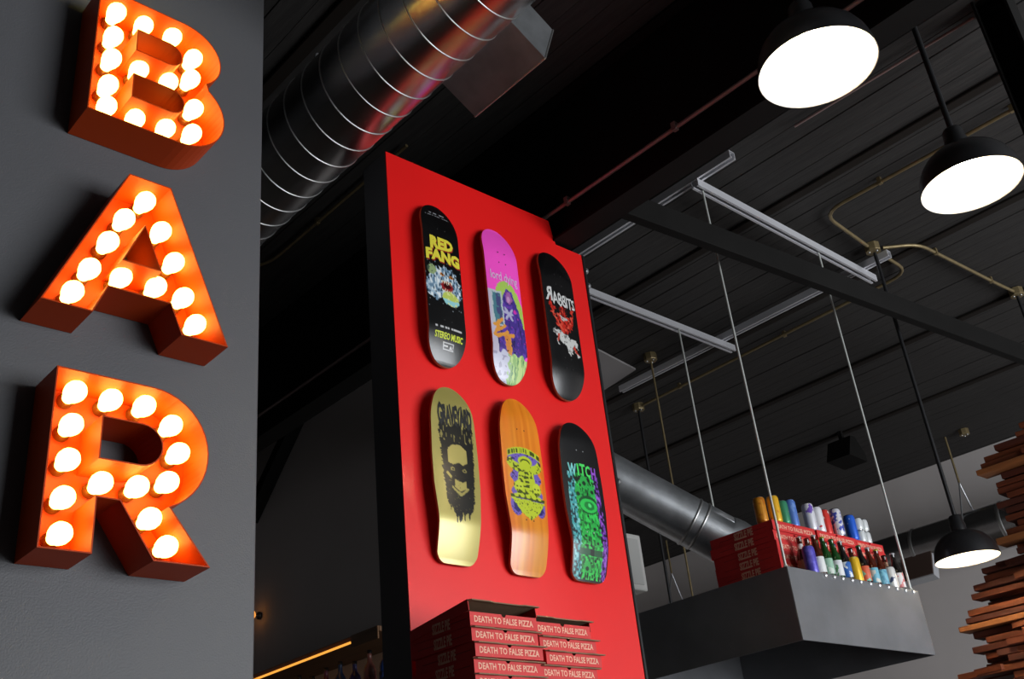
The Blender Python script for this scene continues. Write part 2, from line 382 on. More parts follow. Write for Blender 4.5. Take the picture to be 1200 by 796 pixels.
def paint_pink(x, z, c):
    c[:] = C(255, 84, 204)
    x, z = warp(x, z, .7)
    n = vnoise(x, z, 1.4, 11); n2 = vnoise(x * 1.5, z * .25, 2.2, 12)
    low = z < 8 - 2.0 * (x / 9) ** 2 - 3 * (x < -3)
    halo = ell(x, z, 1.0, -8, 9.6, 18.5) & (z < 11); c[halo] = C(172, 206, 92)
    c[(x < -4.4) & (z < 4) & (z > -34)] = C(196, 188, 206)
    cloak = pol(x, z, [(-1.5, 3.0), (.6, 6.6), (3.8, 5.5), (6, 0), (8.8, -8), (10.5, -14), (10.5, -26), (5, -30), (-1, -29), (-7, -27), (-8, -10), (-5, -6)])
    c[cloak] = C(70, 48, 138); c[cloak & (n > .6)] = C(96, 62, 168); c[cloak & (n2 < .3)] = C(44, 34, 96); c[cloak & (vnoise(x, z, 3, 15) > .93)] = C(206, 60, 190)
    c[ell(x, z, 1.8, 2.0, 2.0, 3.2)] = C(160, 96, 164); c[ell(x, z, 1.4, 1.2, 1.0, 1.8)] = C(196, 148, 196)
    c[(np.abs(x + 5.6) < 3.2) & (np.abs(z + 5) < 9)] = C(186, 196, 200); c[(np.abs(x + 5.6) < 2.3) & (np.abs(z + 5) < 8)] = C(76, 126, 138); c[(np.abs(x + 4.8) < 1.3) & (np.abs(z + 5) < 7.4) & (n > .4)] = C(70, 74, 120)
    for a in ((-1.2, -4, 2.6, -9), (2.8, -4, -.8, -9.5), (-2.4, -6, 3.0, -6.4)): c[seg(x, z, *a, .7)] = C(178, 176, 206)
    c[ell(x, z, 4.8, -4.4, .9, .9)] = C(214, 50, 170)
    for a in ((-8, -14, -3.6, -10.6), (-7.6, -17, -2.6, -13.6), (-6.8, -19.6, -1.2, -16.6), (-3.2, -18.8, 2.2, -17.4), (-.6, -19, -.2, -28), (-5.8, -12, -8.2, -19)): c[seg(x, z, *a, .85)] = C(224, 152, 62)
    c[seg(x, z, -2.0, -19.5, -1.2, -27, 1.3)] = C(214, 136, 66)
    b = z < -27 + 3 * (vnoise(x, x * 0, .9, 16) - .5); c[b] = C(196, 196, 216); c[b & (x > -1 + 3 * (n - .5))] = C(146, 188, 112); c[b & (x > 0) & (n2 > .6)] = C(196, 222, 140); c[b & (x > 0) & (n2 < .22)] = C(70, 128, 84); c[b & (x < -2) & (n < .3)] = C(150, 146, 172)
def paint_rabbits(x, z, c):
    c[:] = C(12, 12, 13); x, z = warp(x, z, 1.8); n = vnoise(x, z, 2.2, 21)
    fig = np.zeros(x.shape, bool)
    for a in ((-6.6, 10, -6.0, 3, .8), (-6.0, 3, -3.4, -3, .95), (7.2, 9, 7.0, 2.6, .8), (7.0, 2.6, 4.2, -3, .95), (-6.6, 10, -4.6, 6, .5), (-3.4, -3, 0, -6, 1.2), (4.2, -3, 1, -6, 1.2), (-2, 2, 0, -4, 1.6), (3, 2, 1, -4, 1.6)): fig |= seg(x, z, *a)
    fig |= ell(x, z, .6, 5.2, 2.3, 3.0) | ell(x, z, .6, -2.0, 3.4, 4.2)
    c[fig] = C(206, 42, 30); c[fig & (n < .36)] = C(100, 14, 12); c[fig & (n > .76)] = C(226, 92, 70)
    c[ell(x, z, .6, 1.6, 2.4, .8)] = C(196, 190, 186)
    cl = pol(x, z, [(-7, -6.5), (-3, -5.6), (1, -8), (7.6, -9.4), (8, -13), (4, -13.6), (2.4, -19.2), (.8, -15), (-3, -12), (-6.2, -9.6)]) | seg(x, z, 4.6, -13, 7.6, -17.6, .7) | seg(x, z, -5.0, -9, -5.2, -12.8, .6)
    c[cl] = C(208, 208, 204); c[cl & (n < .3)] = C(120, 118, 116); c[seg(x, z, 5.2, -13, 7.4, -16.6, .7) | seg(x, z, -4.6, -8.4, -5, -11.4, .6)] = C(196, 60, 44)
def paint_gold(x, z, c):
    c[:] = C(178, 166, 92); K = C(24, 23, 20)
    n = vnoise(x, z * .8, 4.6, 31); n2 = vnoise(x, z, 1.7, 32)
    hw = np.interp(z, [-24, -19, -14, -6, 6, 18, 27, 29], [2.4, 5.2, 6.8, 7.6, 8.2, 8.8, 9.0, 8.6]) * (.93 + .14 * n)
    m = (np.abs(x - .8) < hw) & (z < 29 + 3 * (vnoise(x, x * 0, 2.4, 33) - .5)) & (z > -24)
    m &= ~((z < -12) & (vnoise(x, x * 0, 3.2, 34) * 9 - 25 > z))
    m &= z < 19.5 + 3 * vnoise(x, x * 0, 2.0, 35)
    c[m] = K
    # lettering band left open, then the pale face planes
    c[m & (z > 13) & (vnoise(x * 2, z * .4, 1.6, 36) > .74)] = C(150, 140, 78)
    c[pol(x, z, [(-4.4, 3), (-4.2, 9.6), (-1.8, 11.6), (2, 12.2), (5.2, 10), (5.4, 4.2), (3, 2.6), (1, 3.6), (-2, 2.4)])] = C(180, 168, 94)
    for ex in (-2.4, 3.6): c[ell(x, z, ex, .2, 1.1, .9)] = C(150, 140, 80); c[ell(x, z, ex, .2, .5, .5)] = K
    c[pol(x, z, [(-5.8, -2), (-3.6, -4.4), (-3, -3.4), (-5, -1)]) | pol(x, z, [(-1.6, -4.4), (-2.0, -8), (.6, -9.6), (4.2, -8), (4.0, -4.4), (2.4, -5.4), (.4, -5.0)])] = C(176, 164, 92)
    c[seg(x, z, -3.0, -8.2, .8, -11.4, .5) | seg(x, z, .8, -11.4, 4.8, -8.0, .5) | seg(x, z, -1.6, -9.2, .8, -10.4, .3)] = C(166, 156, 88)
    c[m & (z < -1) & (z > -22) & (vnoise(x, z, 3.4, 38) > .9)] = C(110, 102, 60)
def paint_orange(x, z, c):
    g = vnoise(x, z * .06, 1.6, 41); g2 = vnoise(x, z * .12, .5, 42)
    c[:] = C(226, 128, 26); c[:] += (g[:, None] - .5) * np.array([.16, .10, .01]) + (g2[:, None] - .5) * np.array([.14, -.10, -.005])
    np.clip(c, 0.003, 1, out=c)
    x = x / 1.12; V = C(112, 92, 186); G = C(186, 202, 44); D = C(64, 78, 16); n = vnoise(x, z, 2.6, 43)
    halo = ell(x, z, .4, 9.0, 8.6, 5.6) | ((np.abs(x - .4) < 7.0 + .9 * np.sin(z * .9)) & (z < 8) & (z > -8.5)) | ell(x, z, -5.6, -11, 2.8, 5) | ell(x, z, 6.2, -11, 2.6, 4.6)
    c[halo] = V; c[halo & (n < .3)] = C(44, 34, 84)
    c[ell(x, z, -5.4, -11, 1.6, 3.6) | ell(x, z, 6.0, -11, 1.5, 3.3)] = C(40, 34, 110)
    band = (np.abs(z - 14.6 + .035 * (x - .4) ** 2) < 1.5) & (np.abs(x - .4) < 8.2); c[band] = G
    c[band & (vnoise(x, x * 0, 4.2, 44) > .46) & (np.abs(z - 14.6 + .035 * (x - .4) ** 2) < 1.0)] = D
    wing = ell(x, z, .4, 8.0, 8.8, 4.4) & ~ell(x, z, .4, 11.2, 6.8, 3.6); c[wing] = G; c[wing & (n < .34)] = D
    c[ell(x, z, .6, 9.4, 3.6, 2.6)] = G; c[ell(x, z, .6, 9.2, 2.4, 1.6)] = D; c[ell(x, z, .6, 8.0, 2.4, 2.0)] = G
    body = pol(x, z, [(-3.2, 5), (4.2, 5), (5.8, -7), (-5.2, -7)]) | ell(x, z, -3.7, -2.8, 2.5, 3.0) | ell(x, z, 5.2, -2.8, 2.4, 3.0)
    c[body] = G; c[body & (n < .34)] = D
    for ex in (-3.7, 5.2):
        c[ell(x, z, ex, -2.2, 2.0, 2.2)] = C(196, 210, 56); c[ell(x, z, ex - .8, -2.6, .5, .4) | ell(x, z, ex + .8, -2.6, .5, .4) | (ell(x, z, ex, -5.0, 1.5, .9) & (n > .4))] = D
    for k in range(4): c[(np.abs(x - .6) < 1.0) & (np.abs(z - 4.2 + k * 2.1) < .5)] = D
    c[(np.abs(z + 7.4 + .02 * x) < .7) & (np.abs(x - .4) < 8.6)] = D
    for k in range(5): c[ell(x, z, -5.4 + k * 2.9, -6.8, 1.1, .8)] = G
    tri = pol(x, z, [(-8.0, -8.0), (8.8, -8.8), (5, -14), (.8, -17.5), (-3.4, -14.5)]); c[tri] = G; c[tri & (vnoise(x, z, 4.2, 46) < .2)] = D
def paint_witch(x, z, c):
    c[:] = C(11, 11, 13)
    n = vnoise(x, z, 1.5, 51); n2 = vnoise(x, z * .6, 2.8, 52)
    hw = np.interp(z, [-41, -36, -20, 12], [9.4, 9.8, 10.4, 9.4]); lo = (z < 12.5) & (z > -39.5) & (np.abs(x) < hw)
    lo &= ~((z > 6) & (n2 < .45))
    c[lo] = C(16, 92, 40); c[lo & (n2 > .36)] = C(30, 158, 62); c[lo & (n2 > .62)] = C(52, 206, 86); c[lo & (n < .20)] = C(8, 32, 18)
    for k, (ex, ez, r) in enumerate([(0, 8, 2.3), (4.4, 4, 2.0), (-4.6, 2, 2.2), (-3, -19, 1.5), (3, -15, 1.7), (4, -22, 1.5), (-2, -34, 2)]):
        c[ell(x, z, ex, ez, r, r * 1.5)] = C(40, 172, 72); c[ell(x, z, ex, ez - .6, r * .55, r * .5)] = C(10, 48, 24)
    c[ell(x, z, 1.2, -3.6, 6.0, 4.8)] = C(14, 80, 36); c[ell(x, z, 1.2, -4, 5.4, 3.6)] = C(46, 200, 84); c[ell(x, z, 1.6, -4, 3.2, 2.2)] = C(22, 130, 54); c[ell(x, z, 1.8, -3.8, 1.1, 1.1)] = C(80, 226, 120)
    le = lo & (x < -hw * .60 + 1.6 * (n2 - .5)); c[le] = C(64, 160, 166); c[le & (n2 < .35)] = C(18, 44, 52); c[le & (n2 > .72)] = C(132, 204, 206)
    ri = lo & (x > hw * .66 + 1.6 * (n2 - .5)); c[ri] = C(112, 54, 166); c[ri & (n2 < .36)] = C(26, 12, 44); c[ri & (n2 > .68)] = C(164, 96, 210)
    bar = lo & (np.abs(z + 27.2 + .04 * x) < 1.5) & (np.abs(x) < 7); c[bar] = C(22, 84, 48); c[bar & (np.abs(x - .5) < 1.2)] = C(8, 20, 14)
    c[lo & (z < -36.5) & (n2 < .5)] = C(8, 20, 12)

def deck_shape(style):
    """half-width (m) and stand-off (m, towards the viewer) along v = 0 (top) .. 1 (bottom)"""
    def hw(v, W):
        if style == 'popsicle':
            k = .19
            if v < k: return W * math.sqrt(max(0, 1 - ((k - v) / k) ** 2.3)) ** .92
            if v > 1 - k: return W * math.sqrt(max(0, 1 - ((v - 1 + k) / k) ** 2.3)) ** .92
            return W
        k = .24
        if v < k: return W * (.97 * math.sqrt(max(0, 1 - ((k - v) / k) ** 2.2)) ** .95 + .03 * (v / k))
        w = float(np.interp(v, [.24, .42, .58, .74, .80, .88, .95, 1.0], [1.0, 1.04, 1.03, .93, .90, .89, .87, .80]))
        if v > .93: w *= math.sqrt(max(0, 1 - ((v - .93) / .07) ** 2.6)) ** .9 * .45 + .55 if v < .999 else .40
        return W * w
    def dep(v):
        d = 0.0
        nose, tail = ((.20, .80) if style == 'popsicle' else (.13, .77))
        if v < nose: d = ((nose - v) / nose) ** 1.35 * (.040 if style == 'popsicle' else .022)
        if v > tail: d = ((v - tail) / (1 - tail)) ** 1.3 * (.043 if style == 'popsicle' else .046)
        return -d
    return hw, dep
def deck(label, cx, ztop, zbot, W, style, painter, rough, group, metal=0.0, tilt=0.0, holes=4, holemat=None):
    Ln = ztop - zbot; cz = (ztop + zbot) / 2; hw, dep = deck_shape(style)
    t = thing('skateboard_deck', label, 'skateboard deck', (cx, 2.998, cz), (0, math.radians(tilt), 0), group)
    stand = .068; NV, NS = 300, 72
    def sm(v): return sum(dep(min(1, max(0, v + k * .012))) for k in (-2, -1, 0, 1, 2)) / 5
    vv = [0.5 - .5 * math.cos(math.pi * i / NV) * (1 - .0) for i in range(NV + 1)]
    vv = [.55 * a + .45 * (i / NV) for i, a in enumerate(vv)]
    V = []; P = []
    for v in vv:
        w = max(hw(v, W), .002 if style == 'popsicle' else .0025); d = sm(v)
        for j in range(NS + 1):
            s = -1 + 2 * j / NS; x = s * w; conc = .006 * (abs(x) / W) ** 2.2
            V.append((x, -(stand + d) + conc, (.5 - v) * Ln)); P.append((x * 100, (.5 - v) * 81.0))
    Fc = []; a = NS + 1
    for i in range(NV):
        for j in range(NS): Fc.append((i * a + j, (i + 1) * a + j, (i + 1) * a + j + 1, i * a + j + 1))
    me = bpy.data.meshes.new('graphic_face'); me.from_pydata(V, [], Fc); me.polygons.foreach_set('use_smooth', [True] * len(Fc))
    P = np.array(P); c = np.zeros((len(P), 3)); painter(P[:, 0], P[:, 1], c)
    col = me.color_attributes.new('print', 'FLOAT_COLOR', 'POINT')
    col.data.foreach_set('color', np.hstack([np.clip(c, 0, 1), np.ones((len(c), 1))]).ravel())
    me.materials.append(attr_mat('deck_print_lacquer', rough, .5, metal)); link('graphic_face', me, t)
    # laminated wood behind the print: edge all round and the upper side
    idx = [i for i in range(0, NV + 1, 3)]
    loop = [V[i * a] for i in idx] + [V[i * a + NS] for i in reversed(idx)]
    n = len(loop); b = MB(); T = .0115
    b.add([(p[0], p[1] + .0003, p[2]) for p in loop] + [(p[0], p[1] + T, p[2]) for p in loop], [(k, (k + 1) % n, n + (k + 1) % n, n + k) for k in range(n)], True)
    m2 = len(idx); bv = [(V[i * a][0], V[i * a][1] + T, V[i * a][2]) for i in idx] + [(V[i * a + NS][0], V[i * a + NS][1] + T, V[i * a + NS][2]) for i in idx]
    b.add(bv, [(k, m2 + k, m2 + k + 1, k + 1) for k in range(m2 - 1)])
    b.build('ply_edge', M_ply, t)
    hm = MB().lathe([(0, -.0009), (.0026, -.0009), (.0032, .0)], 10, Matrix.Rotation(math.pi / 2, 4, 'X') @ Matrix.Scale(-1, 4, (0, 0, 1))).mesh('mounting_hole')
    hm.materials.append(holemat or M_dark)
    for zz in ((.255, .200) if style == 'popsicle' else (.245,)):
        for xx in (-.0205, .0205): link('mounting_hole', hm, t, (xx, -(stand + .0002), zz * Ln / .81))
    for zz in ((-.205, -.260) if style == 'popsicle' else (-.175,)):
        for xx in (-.0205, .0205): link('mounting_hole', hm, t, (xx, -(stand + .0002), zz * Ln / .81))
    for zz in (.30, -.29): MB().box(-.012, .012, -stand + .02, 0, zz * Ln - .006, zz * Ln + .006).build('wall_hook', M_black, t)
    surf = lambda x, z, e=.0016: (x, -(stand + sm(.5 - z / Ln)) + .006 * (abs(x) / W) ** 2.2 - e, z)
    return t, surf
GRP = 'skateboard decks hung in two rows on the red wall'
Y_txt = mat('yellow_print', srgb(226, 214, 62), .45); R_txt = mat('rust_print', srgb(150, 40, 22), .45); W_txt = mat('white_print', srgb(214, 214, 212), .45)
P_txt = mat('pale_pink_print', srgb(226, 178, 222), .45); K_txt = mat('black_print', (.009, .009, .008, 1), .5); LG = mat('lime_print', srgb(206, 218, 40), .45)
t, s = deck('black skateboard deck lettered RED FANG over a shaggy blue beast', 2.552, 4.288, 3.478, .100, 'popsicle', paint_red_fang, .28, GRP)
for m_, e, dx, dz in ((R_txt, .0014, .003, -.006), (Y_txt, .0020, 0, 0)):
    lettering('RED', lambda x, z: s(x - .004 + dx, z + .178 + dz, e), .128, .062, m_, t, .06, 1.02, warp=lambda x, y: (x, y * (1 - .2 * x) + .10 * x))
    lettering('FANG', lambda x, z: s(x + dx, z + .114 + dz, e), .186, .060, m_, t, .06, 1.02, warp=lambda x, y: (x, y * (1 + .1 * x) - .30 * x * x))
lettering('STEREO MUSIC', lambda x, z: s(x + .004, z - .278), .150, .030, LG, t, .03, .95)
t, s = deck('pink skateboard deck with a hooded violet figure on green', 2.908, 4.290, 3.482, .102, 'popsicle', paint_pink, .34, GRP)
lettering('lord dying', lambda x, z: s(x + .002, z + .116), .164, .062, P_txt, t, .014, .95)
t, s = deck('black skateboard deck lettered RABBITS over a red figure', 3.272, 4.288, 3.492, .106, 'popsicle', paint_rabbits, .24, GRP)
lettering('R', lambda x, z: s(x - .074, z + .132), -.042, .078, W_txt, t, .03)
lettering('ABBITS', lambda x, z: s(x + .022, z + .112), .150, .066, W_txt, t, .02, .92, warp=lambda x, y: (x, y * (1 + .25 * math.sin(x * 26)) - .10 * x))
t, s = deck('gold skateboard deck printed with a black bearded face', 2.540, 3.372, 2.640, .113, 'shaped', paint_gold, .36, GRP, metal=.35)
lettering('GRAVEYARD', lambda x, z: s(x + .008, z + .232, .0016), .178, .092, K_txt, t, .05, .88, warp=lambda x, y: (x, y * (1 + .14 * math.sin(x * 40))))
t, s = deck('orange stained wood skateboard deck with a lime and violet totem', 2.908, 3.405, 2.635, .112, 'shaped', paint_orange, .3, GRP)
t, s = deck('black skateboard deck lettered WITCH over green scrawled monsters', 3.262, 3.368, 2.646, .120, 'shaped', paint_witch, .34, GRP, holemat=M_galv)
for ch, x0, w, m_ in (('W', -.064, .050, mat('cyan_print', srgb(120, 208, 206), .45)), ('I', -.028, .010, mat('green_print', srgb(70, 220, 96), .45)), ('T', 0, .034, MATS['green_print']), ('C', .034, .032, MATS['green_print']), ('H', .070, .030, mat('violet_print', srgb(150, 80, 206), .45))):
    lettering(ch, lambda x, z: s(x + x0, z + .128 - abs(x0) * .1), w, .056, m_, t, .035, shear=.08 * math.sin(x0 * 90))

# ------------------------------------------------------------------ pizza boxes
def make_box(W, D, h, front='DEATH TO FALSE PIZZA', open_deg=0.0, label='', loc=(0, 0, 0), rotz=0, group=None, flap=True, brand=True):
    """origin at the front left bottom corner, front faces -Y"""
    t = thing('pizza_box', label, 'pizza box', loc, (0, 0, rotz), group)
    b = MB(); th = .003
    b.box(0, W, 0, D, 0, th).box(0, th, 0, D, th, h - .004).box(W - th, W, 0, D, th, h - .004).box(th, W - th, D - th, D, th, h - .004)
    b.build('tray', M_boxred, t)
    # front wall with the thumb notch cut out of its upper edge
    fr = [(th, th), (W - th, th), (W - th, h - .005)] + arc(W / 2, h - .005, .010, .009, 0, -180, 8) + [(th, h - .005)]
    MB().prism([fr], lambda x, z: (x, th, z), lambda x, z: (x, 0, z)).build('front_panel', M_boxred, t)
    lid = link('lid', None, t, (0, D, h - .004), (math.radians(-open_deg), 0, 0))
    lm = MB().box(-.001, W + .001, -D, .001, 0, .0035)
    if open_deg: lm.box(-.0035, -.001, -D, 0, -.034, .0035).box(W + .001, W + .0035, -D, 0, -.034, .0035)
    bpy.data.objects.remove(lid)
    lid = lm.build('lid', M_boxred, t, (0, D, h - .004), (math.radians(-open_deg), 0, 0))
    if open_deg:
        MB().box(0, W, -D, -.002, -.0012, -.0002).build('lid_lining', M_kraft, lid)
    if flap:                                           # kraft tuck flap folded out over the front edge
        ol = [(-.004, 0), (W + .010, 0), (W + .012, -.012), (W * .82, -.014), (W * .74, -.008), (W * .36, -.008), (W * .28, -.015), (.004, -.014)]
        zt = -.001
        MB().prism([[(x, y) for x, y in ol]], lambda x, y: (x, -D + y * 1.1, zt + .0025 + y * .12), lambda x, y: (x, -D + y * 1.1, zt - .0015 + y * .12)).build('front_flap', M_kraft, lid)
    lettering(front, lambda x, z: (x + W / 2, -.0008, z + h * .44), W * .88, h * .44, M_boxtxt, t, .022, 1.02, name='front_lettering')
    lettering('SIZZLE PIE', lambda x, z: (-.0042 if open_deg else -.0016, D * .46 - x, z + h * .5), D * .30, h * .74, M_boxtxt2, t, .035, .97, name='side_lettering')
    for q in (.20, .74):
        MB().box(-.0009, 0, D * q - .045, D * q + .045, h * .47, h * .50).build('side_crease_print', mat('dark_red_print', srgb(96, 14, 16), .6), t)
    return t
ORD = ['topmost', 'second from the top', 'third from the top', 'fourth from the top', 'fifth from the top', 'sixth from the top']
Wb, Db, hb = .300, .318, .0495
xl = [2.262, 2.266, 2.272, 2.268, 2.266, 2.266]; z = 2.361
for k in range(6):
    z0 = 2.311 - k * .0497
    make_box(Wb, Db, .0490, open_deg=6.5 if k == 0 else 0, loc=(xl[k], 2.606 + [0, .002, -.003, .004, 0, 0][k], z0), rotz=[0, .01, -.008, .012, 0, 0][k],
             label='red pizza box %s in the stack under the %s deck' % (ORD[k], 'gold'), group='pizza boxes under the gold deck')
xr = [2.583, 2.606, 2.624, 2.594, 2.606, 2.604]
for k in range(6):
    z0 = 2.311 - k * .0497
    make_box(.280, .300, .0490, open_deg=3 if k == 0 else 0, loc=(xr[k], 2.640 + [0, .004, -.002, .002, 0, 0][k], z0), rotz=[.0, -.01, .01, .0, .01, 0][k],
             label='red pizza box %s in the stack under the orange deck' % ORD[k], group='pizza boxes under the orange deck')
c = thing('counter_cabinet', 'grey counter cabinet under the pizza boxes at the red wall', 'cabinet', (2.22, 2.55, 0))
MB().bbox(0, .72, .02, .448, .02, 2.030, .004).build('body', M_grey, c)
MB().bbox(-.01, .74, 0, .449, 2.030, 2.0605, .004).build('worktop', M_shelfwood, c)
MB().bbox(.02, .70, .04, .44, 0, .02, .002).build('plinth', M_black, c)

# ------------------------------------------------------------------ exhaust hood hung from rods, with its duct
X0, X1, Y0, Y1, Z0, Z1 = 4.52, 5.82, 2.80, 4.10, 2.45, 2.81
hd = thing('exhaust_hood', 'dark steel exhaust hood hung on thin rods, crowded with cans and boxes', 'exhaust hood', (X0, Y0, Z0))
w, d_, h_ = X1 - X0, Y1 - Y0, Z1 - Z0; q = .006
MB().bbox(0, w, 0, q, 0, h_, .0015).build('front_panel', M_hood, hd)
MB().bbox(0, q, q, d_ - q, 0, h_, .0015).build('side_panel', M_hood, hd)
MB().bbox(w - q, w, q, d_ - q, 0, h_, .0015).build('side_panel', M_hood, hd)
MB().bbox(0, w, d_ - q, d_, 0, h_, .0015).build('back_panel', M_hood, hd)
MB().box(q, w - q, q, d_ - q, h_ - .012, h_).build('top_panel', M_hood, hd)
b = MB(); b.box(q, w - q, q, q + .003, .01, h_ - .02).box(q, w - q, d_ - q - .003, d_ - q, .01, h_ - .02).box(q, q + .003, q, d_ - q, .01, h_ - .02).box(w - q - .003, w - q, q, d_ - q, .01, h_ - .02).box(q, w - q, q, d_ - q, h_ - .02, h_ - .014)
b.build('inner_lining', M_hood_in, hd)
for rx, ry in ((.02, .02), (w - .04, .02), (.02, d_ - .04), (w - .02, d_ - .04)):
    lb = {(0, 0): 'thin zinc rod from the ceiling to the hood corner beside the box stack', (1, 0): 'thin zinc rod from the ceiling to the hood corner past the pink label', (0, 1): 'thin zinc rod to the hidden rear hood corner behind the red wall', (1, 1): 'thin zinc rod going down behind the slanting exhaust duct'}[(int(rx > .5), int(ry > .5))]
    r = thing('hanger_rod', lb, 'hanger rod', (X0 + rx, Y0 + ry, Z1), group='rods the hood hangs from')
    MB().tube([(0, 0, 0), (0, 0, 5.094 - Z1)], .0068, 8).build('rod', M_rod, r)
    MB().lathe([(.011, 0), (.011, .010), (0, .0105)], 6, smooth=False).build('nut', M_rod, r)
# exhaust duct leaving the hood top: short collar, elbow, slanting run behind the red wall
pA = Vector((5.655, 3.66, 2.8105)); ps = []
far = Vector(CAMP + MC @ np.array([640 - 600, 520 - 398, F]) * (6.75 / F)); near = Vector(CAMP + MC @ np.array([868 - 600, 644 - 398, F]) * (6.62 / F))
dirn = (far - near).normalized()
ed = thing('exhaust_duct', 'smooth round galvanised duct slanting from the exhaust hood to behind the red wall', 'duct', tuple(pA))
path = spline([Vector((0, 0, 0)), Vector((0, 0, .08)), Vector((0, 0, .2)), near - pA, near - pA + dirn * .12], 6) + [near - pA + dirn * k for k in (.3, .8, 1.2, 1.6, 2.0)]
MB().tube(path, .158, 36).build('pipe', M_galv, ed)
for k in (.30, .36):
    p = near - pA + dirn * k; b = MB()
    MB().tube([p - dirn * .010, p - dirn * .004, p + dirn * .004, p + dirn * .010], .16, 36, rr=[.158, .164, .164, .158]).build('joint_ring', M_seam, ed)

# strut channels at the ceiling that the rods hang from
def channel(axis, a0, a1, other, z, label, turn=0):
    """C channel, open side down"""
    prof = [(-.0205, 0), (-.0205, .041), (.0205, .041), (.0205, 0), (.009, 0), (.009, .008), (.012, .008), (.012, .003), (.0175, .003), (.0175, .038), (-.0175, .038), (-.0175, .003), (-.012, .003), (-.012, .008), (-.009, .008), (-.009, 0)]
    prof = [(p * 1.25, q * 1.25) for p, q in prof]
    ln = a1 - a0
    if axis == 'x': fa, fb, loc = (lambda p, q: (0, p, q)), (lambda p, q: (ln, p, q)), (a0, other, z)
    else: fa, fb, loc = (lambda p, q: (p, 0, q)), (lambda p, q: (p, ln, q)), (other, a0, z)
    b = MB().prism([ccw(prof)], fa, fb)
    o = b.build('strut_channel', M_strut, None, loc); tag(o, label, 'strut channel', 'strut channels under the ceiling'); return o
channel('x', 4.47, 6.50, 2.82, 5.095, 'bright zinc strut channel that carries the front two hood rods')
channel('x', 4.47, 6.50, 4.08, 5.095, 'zinc strut channel behind the first that carries the rear hood rods')
channel('y', 2.55, 4.40, 4.50, 5.148, 'dim strut channel under the ceiling above the zinc channels, beside the girder')
channel('y', 2.60, 5.15, 6.36, 5.148, 'dim strut channel under the ceiling across the far ends of the zinc channels')

# ------------------------------------------------------------------ cans and bottles
def print_mat(cols, sc=30, seed=0, rough=.3, metal=.25):
    m = bpy.data.materials.new('printed_label'); m.use_nodes = True; N = m.node_tree.nodes; L = m.node_tree.links; b = N['Principled BSDF']
    b.inputs['Roughness'].default_value = rough; b.inputs['Metallic'].default_value = metal
    tc = N.new('ShaderNodeTexCoord'); mp = N.new('ShaderNodeMapping'); mp.inputs['Location'].default_value = (seed * 3.1, seed * 1.7, seed * .9)
    nz = N.new('ShaderNodeTexNoise'); nz.inputs['Scale'].default_value = sc; nz.inputs['Detail'].default_value = 2
    r = N.new('ShaderNodeValToRGB'); r.color_ramp.interpolation = 'CONSTANT'
    el = r.color_ramp.elements
    el[0].position = 0; el[0].color = srgb(*cols[0]); el[1].position = .54; el[1].color = srgb(*cols[min(1, len(cols) - 1)])
    if len(cols) > 2: e = el.new(.63); e.color = srgb(*cols[2])
    L.new(tc.outputs['Object'], mp.inputs[0]); L.new(mp.outputs[0], nz.inputs[0]); L.new(nz.outputs['Fac'], r.inputs[0]); L.new(r.outputs[0], b.inputs['Base Color'])
    return m
M_alu = mat('aluminium', (.75, .75, .76, 1), .25, 1.0)
M_silver_dot = mat('silver_dot', (.85, .86, .88, 1), .25, .6)
M_brown = mat('brown_bottle_glass', srgb(70, 24, 8), .08, 0, coat=.6, spec=.6)
M_greeng = mat('green_bottle_glass', srgb(20, 66, 24), .08, 0, coat=.6, spec=.6)
M_clear = mat('dark_bottle_glass', srgb(22, 18, 16), .08, 0, coat=.6, spec=.6)
def can(label, x, y, z, cols, h=.157, r=.0331, group=None, sc=24, seed=0):
    t = thing('drink_can', label, 'can', (x, y, z), (0, 0, R_.uniform(0, 6)), group)
    MB().lathe([(r * .80, .004), (r * .97, .010), (r, .017), (r, h - .020), (r * .96, h - .012), (r * .84, h - .004)], 24).build('can_body', print_mat(cols, sc, seed), t)
    MB().lathe([(0, h - .008), (r * .76, h - .008), (r * .80, h - .001), (r * .84, h), (r * .84, h - .004)], 24).build('can_top', M_alu, t)
    MB().lathe([(r * .62, .008), (r * .72, 0), (r * .80, .0), (r * .80, .004)], 24).build('can_base', M_alu, t)
    return t
def bottle(label, x, y, z, glass, cols, capcol=(200, 200, 200), h=.228, group=None, seed=0, neck=None):
    r = .0305; t = thing('beer_bottle', label, 'bottle', (x, y, z), (0, 0, R_.uniform(0, 6)), group)
    MB().lathe([(0, .004), (r * .8, 0), (r, .006), (r, .120), (r * .97, .132), (r * .78, .150), (r * .55, .168), (r * .46, .185), (.0128, h - .012), (.0138, h - .010), (.0138, h - .004), (0, h - .003)], 24).build('bottle_glass', glass, t)
    MB().lathe([(r + .0004, .022), (r + .0009, .023), (r + .0009, .105), (r + .0004, .106)], 24).build('paper_label', print_mat(cols, 30, seed, .5, 0), t)
    if neck: MB().lathe([(r * .60, .163), (r * .48 + .001, .180), (r * .46, .194)], 20).build('neck_label', mat('neck_%d_%d_%d' % neck, srgb(*neck), .5), t)
    MB().lathe([(.0155, h - .010), (.0150, h - .003), (.0125, h), (0, h + .0005)], 18).build('cap', mat('cap_%d_%d_%d' % capcol, srgb(*capcol), .35, .5), t)
    return t
ZT = Z1
G1 = 'cans and bottles along the front edge of the hood'
can('tall violet can in the front row on the hood', 4.850, 2.862, ZT, [(92, 84, 190), (112, 104, 208)], group=G1, seed=1)
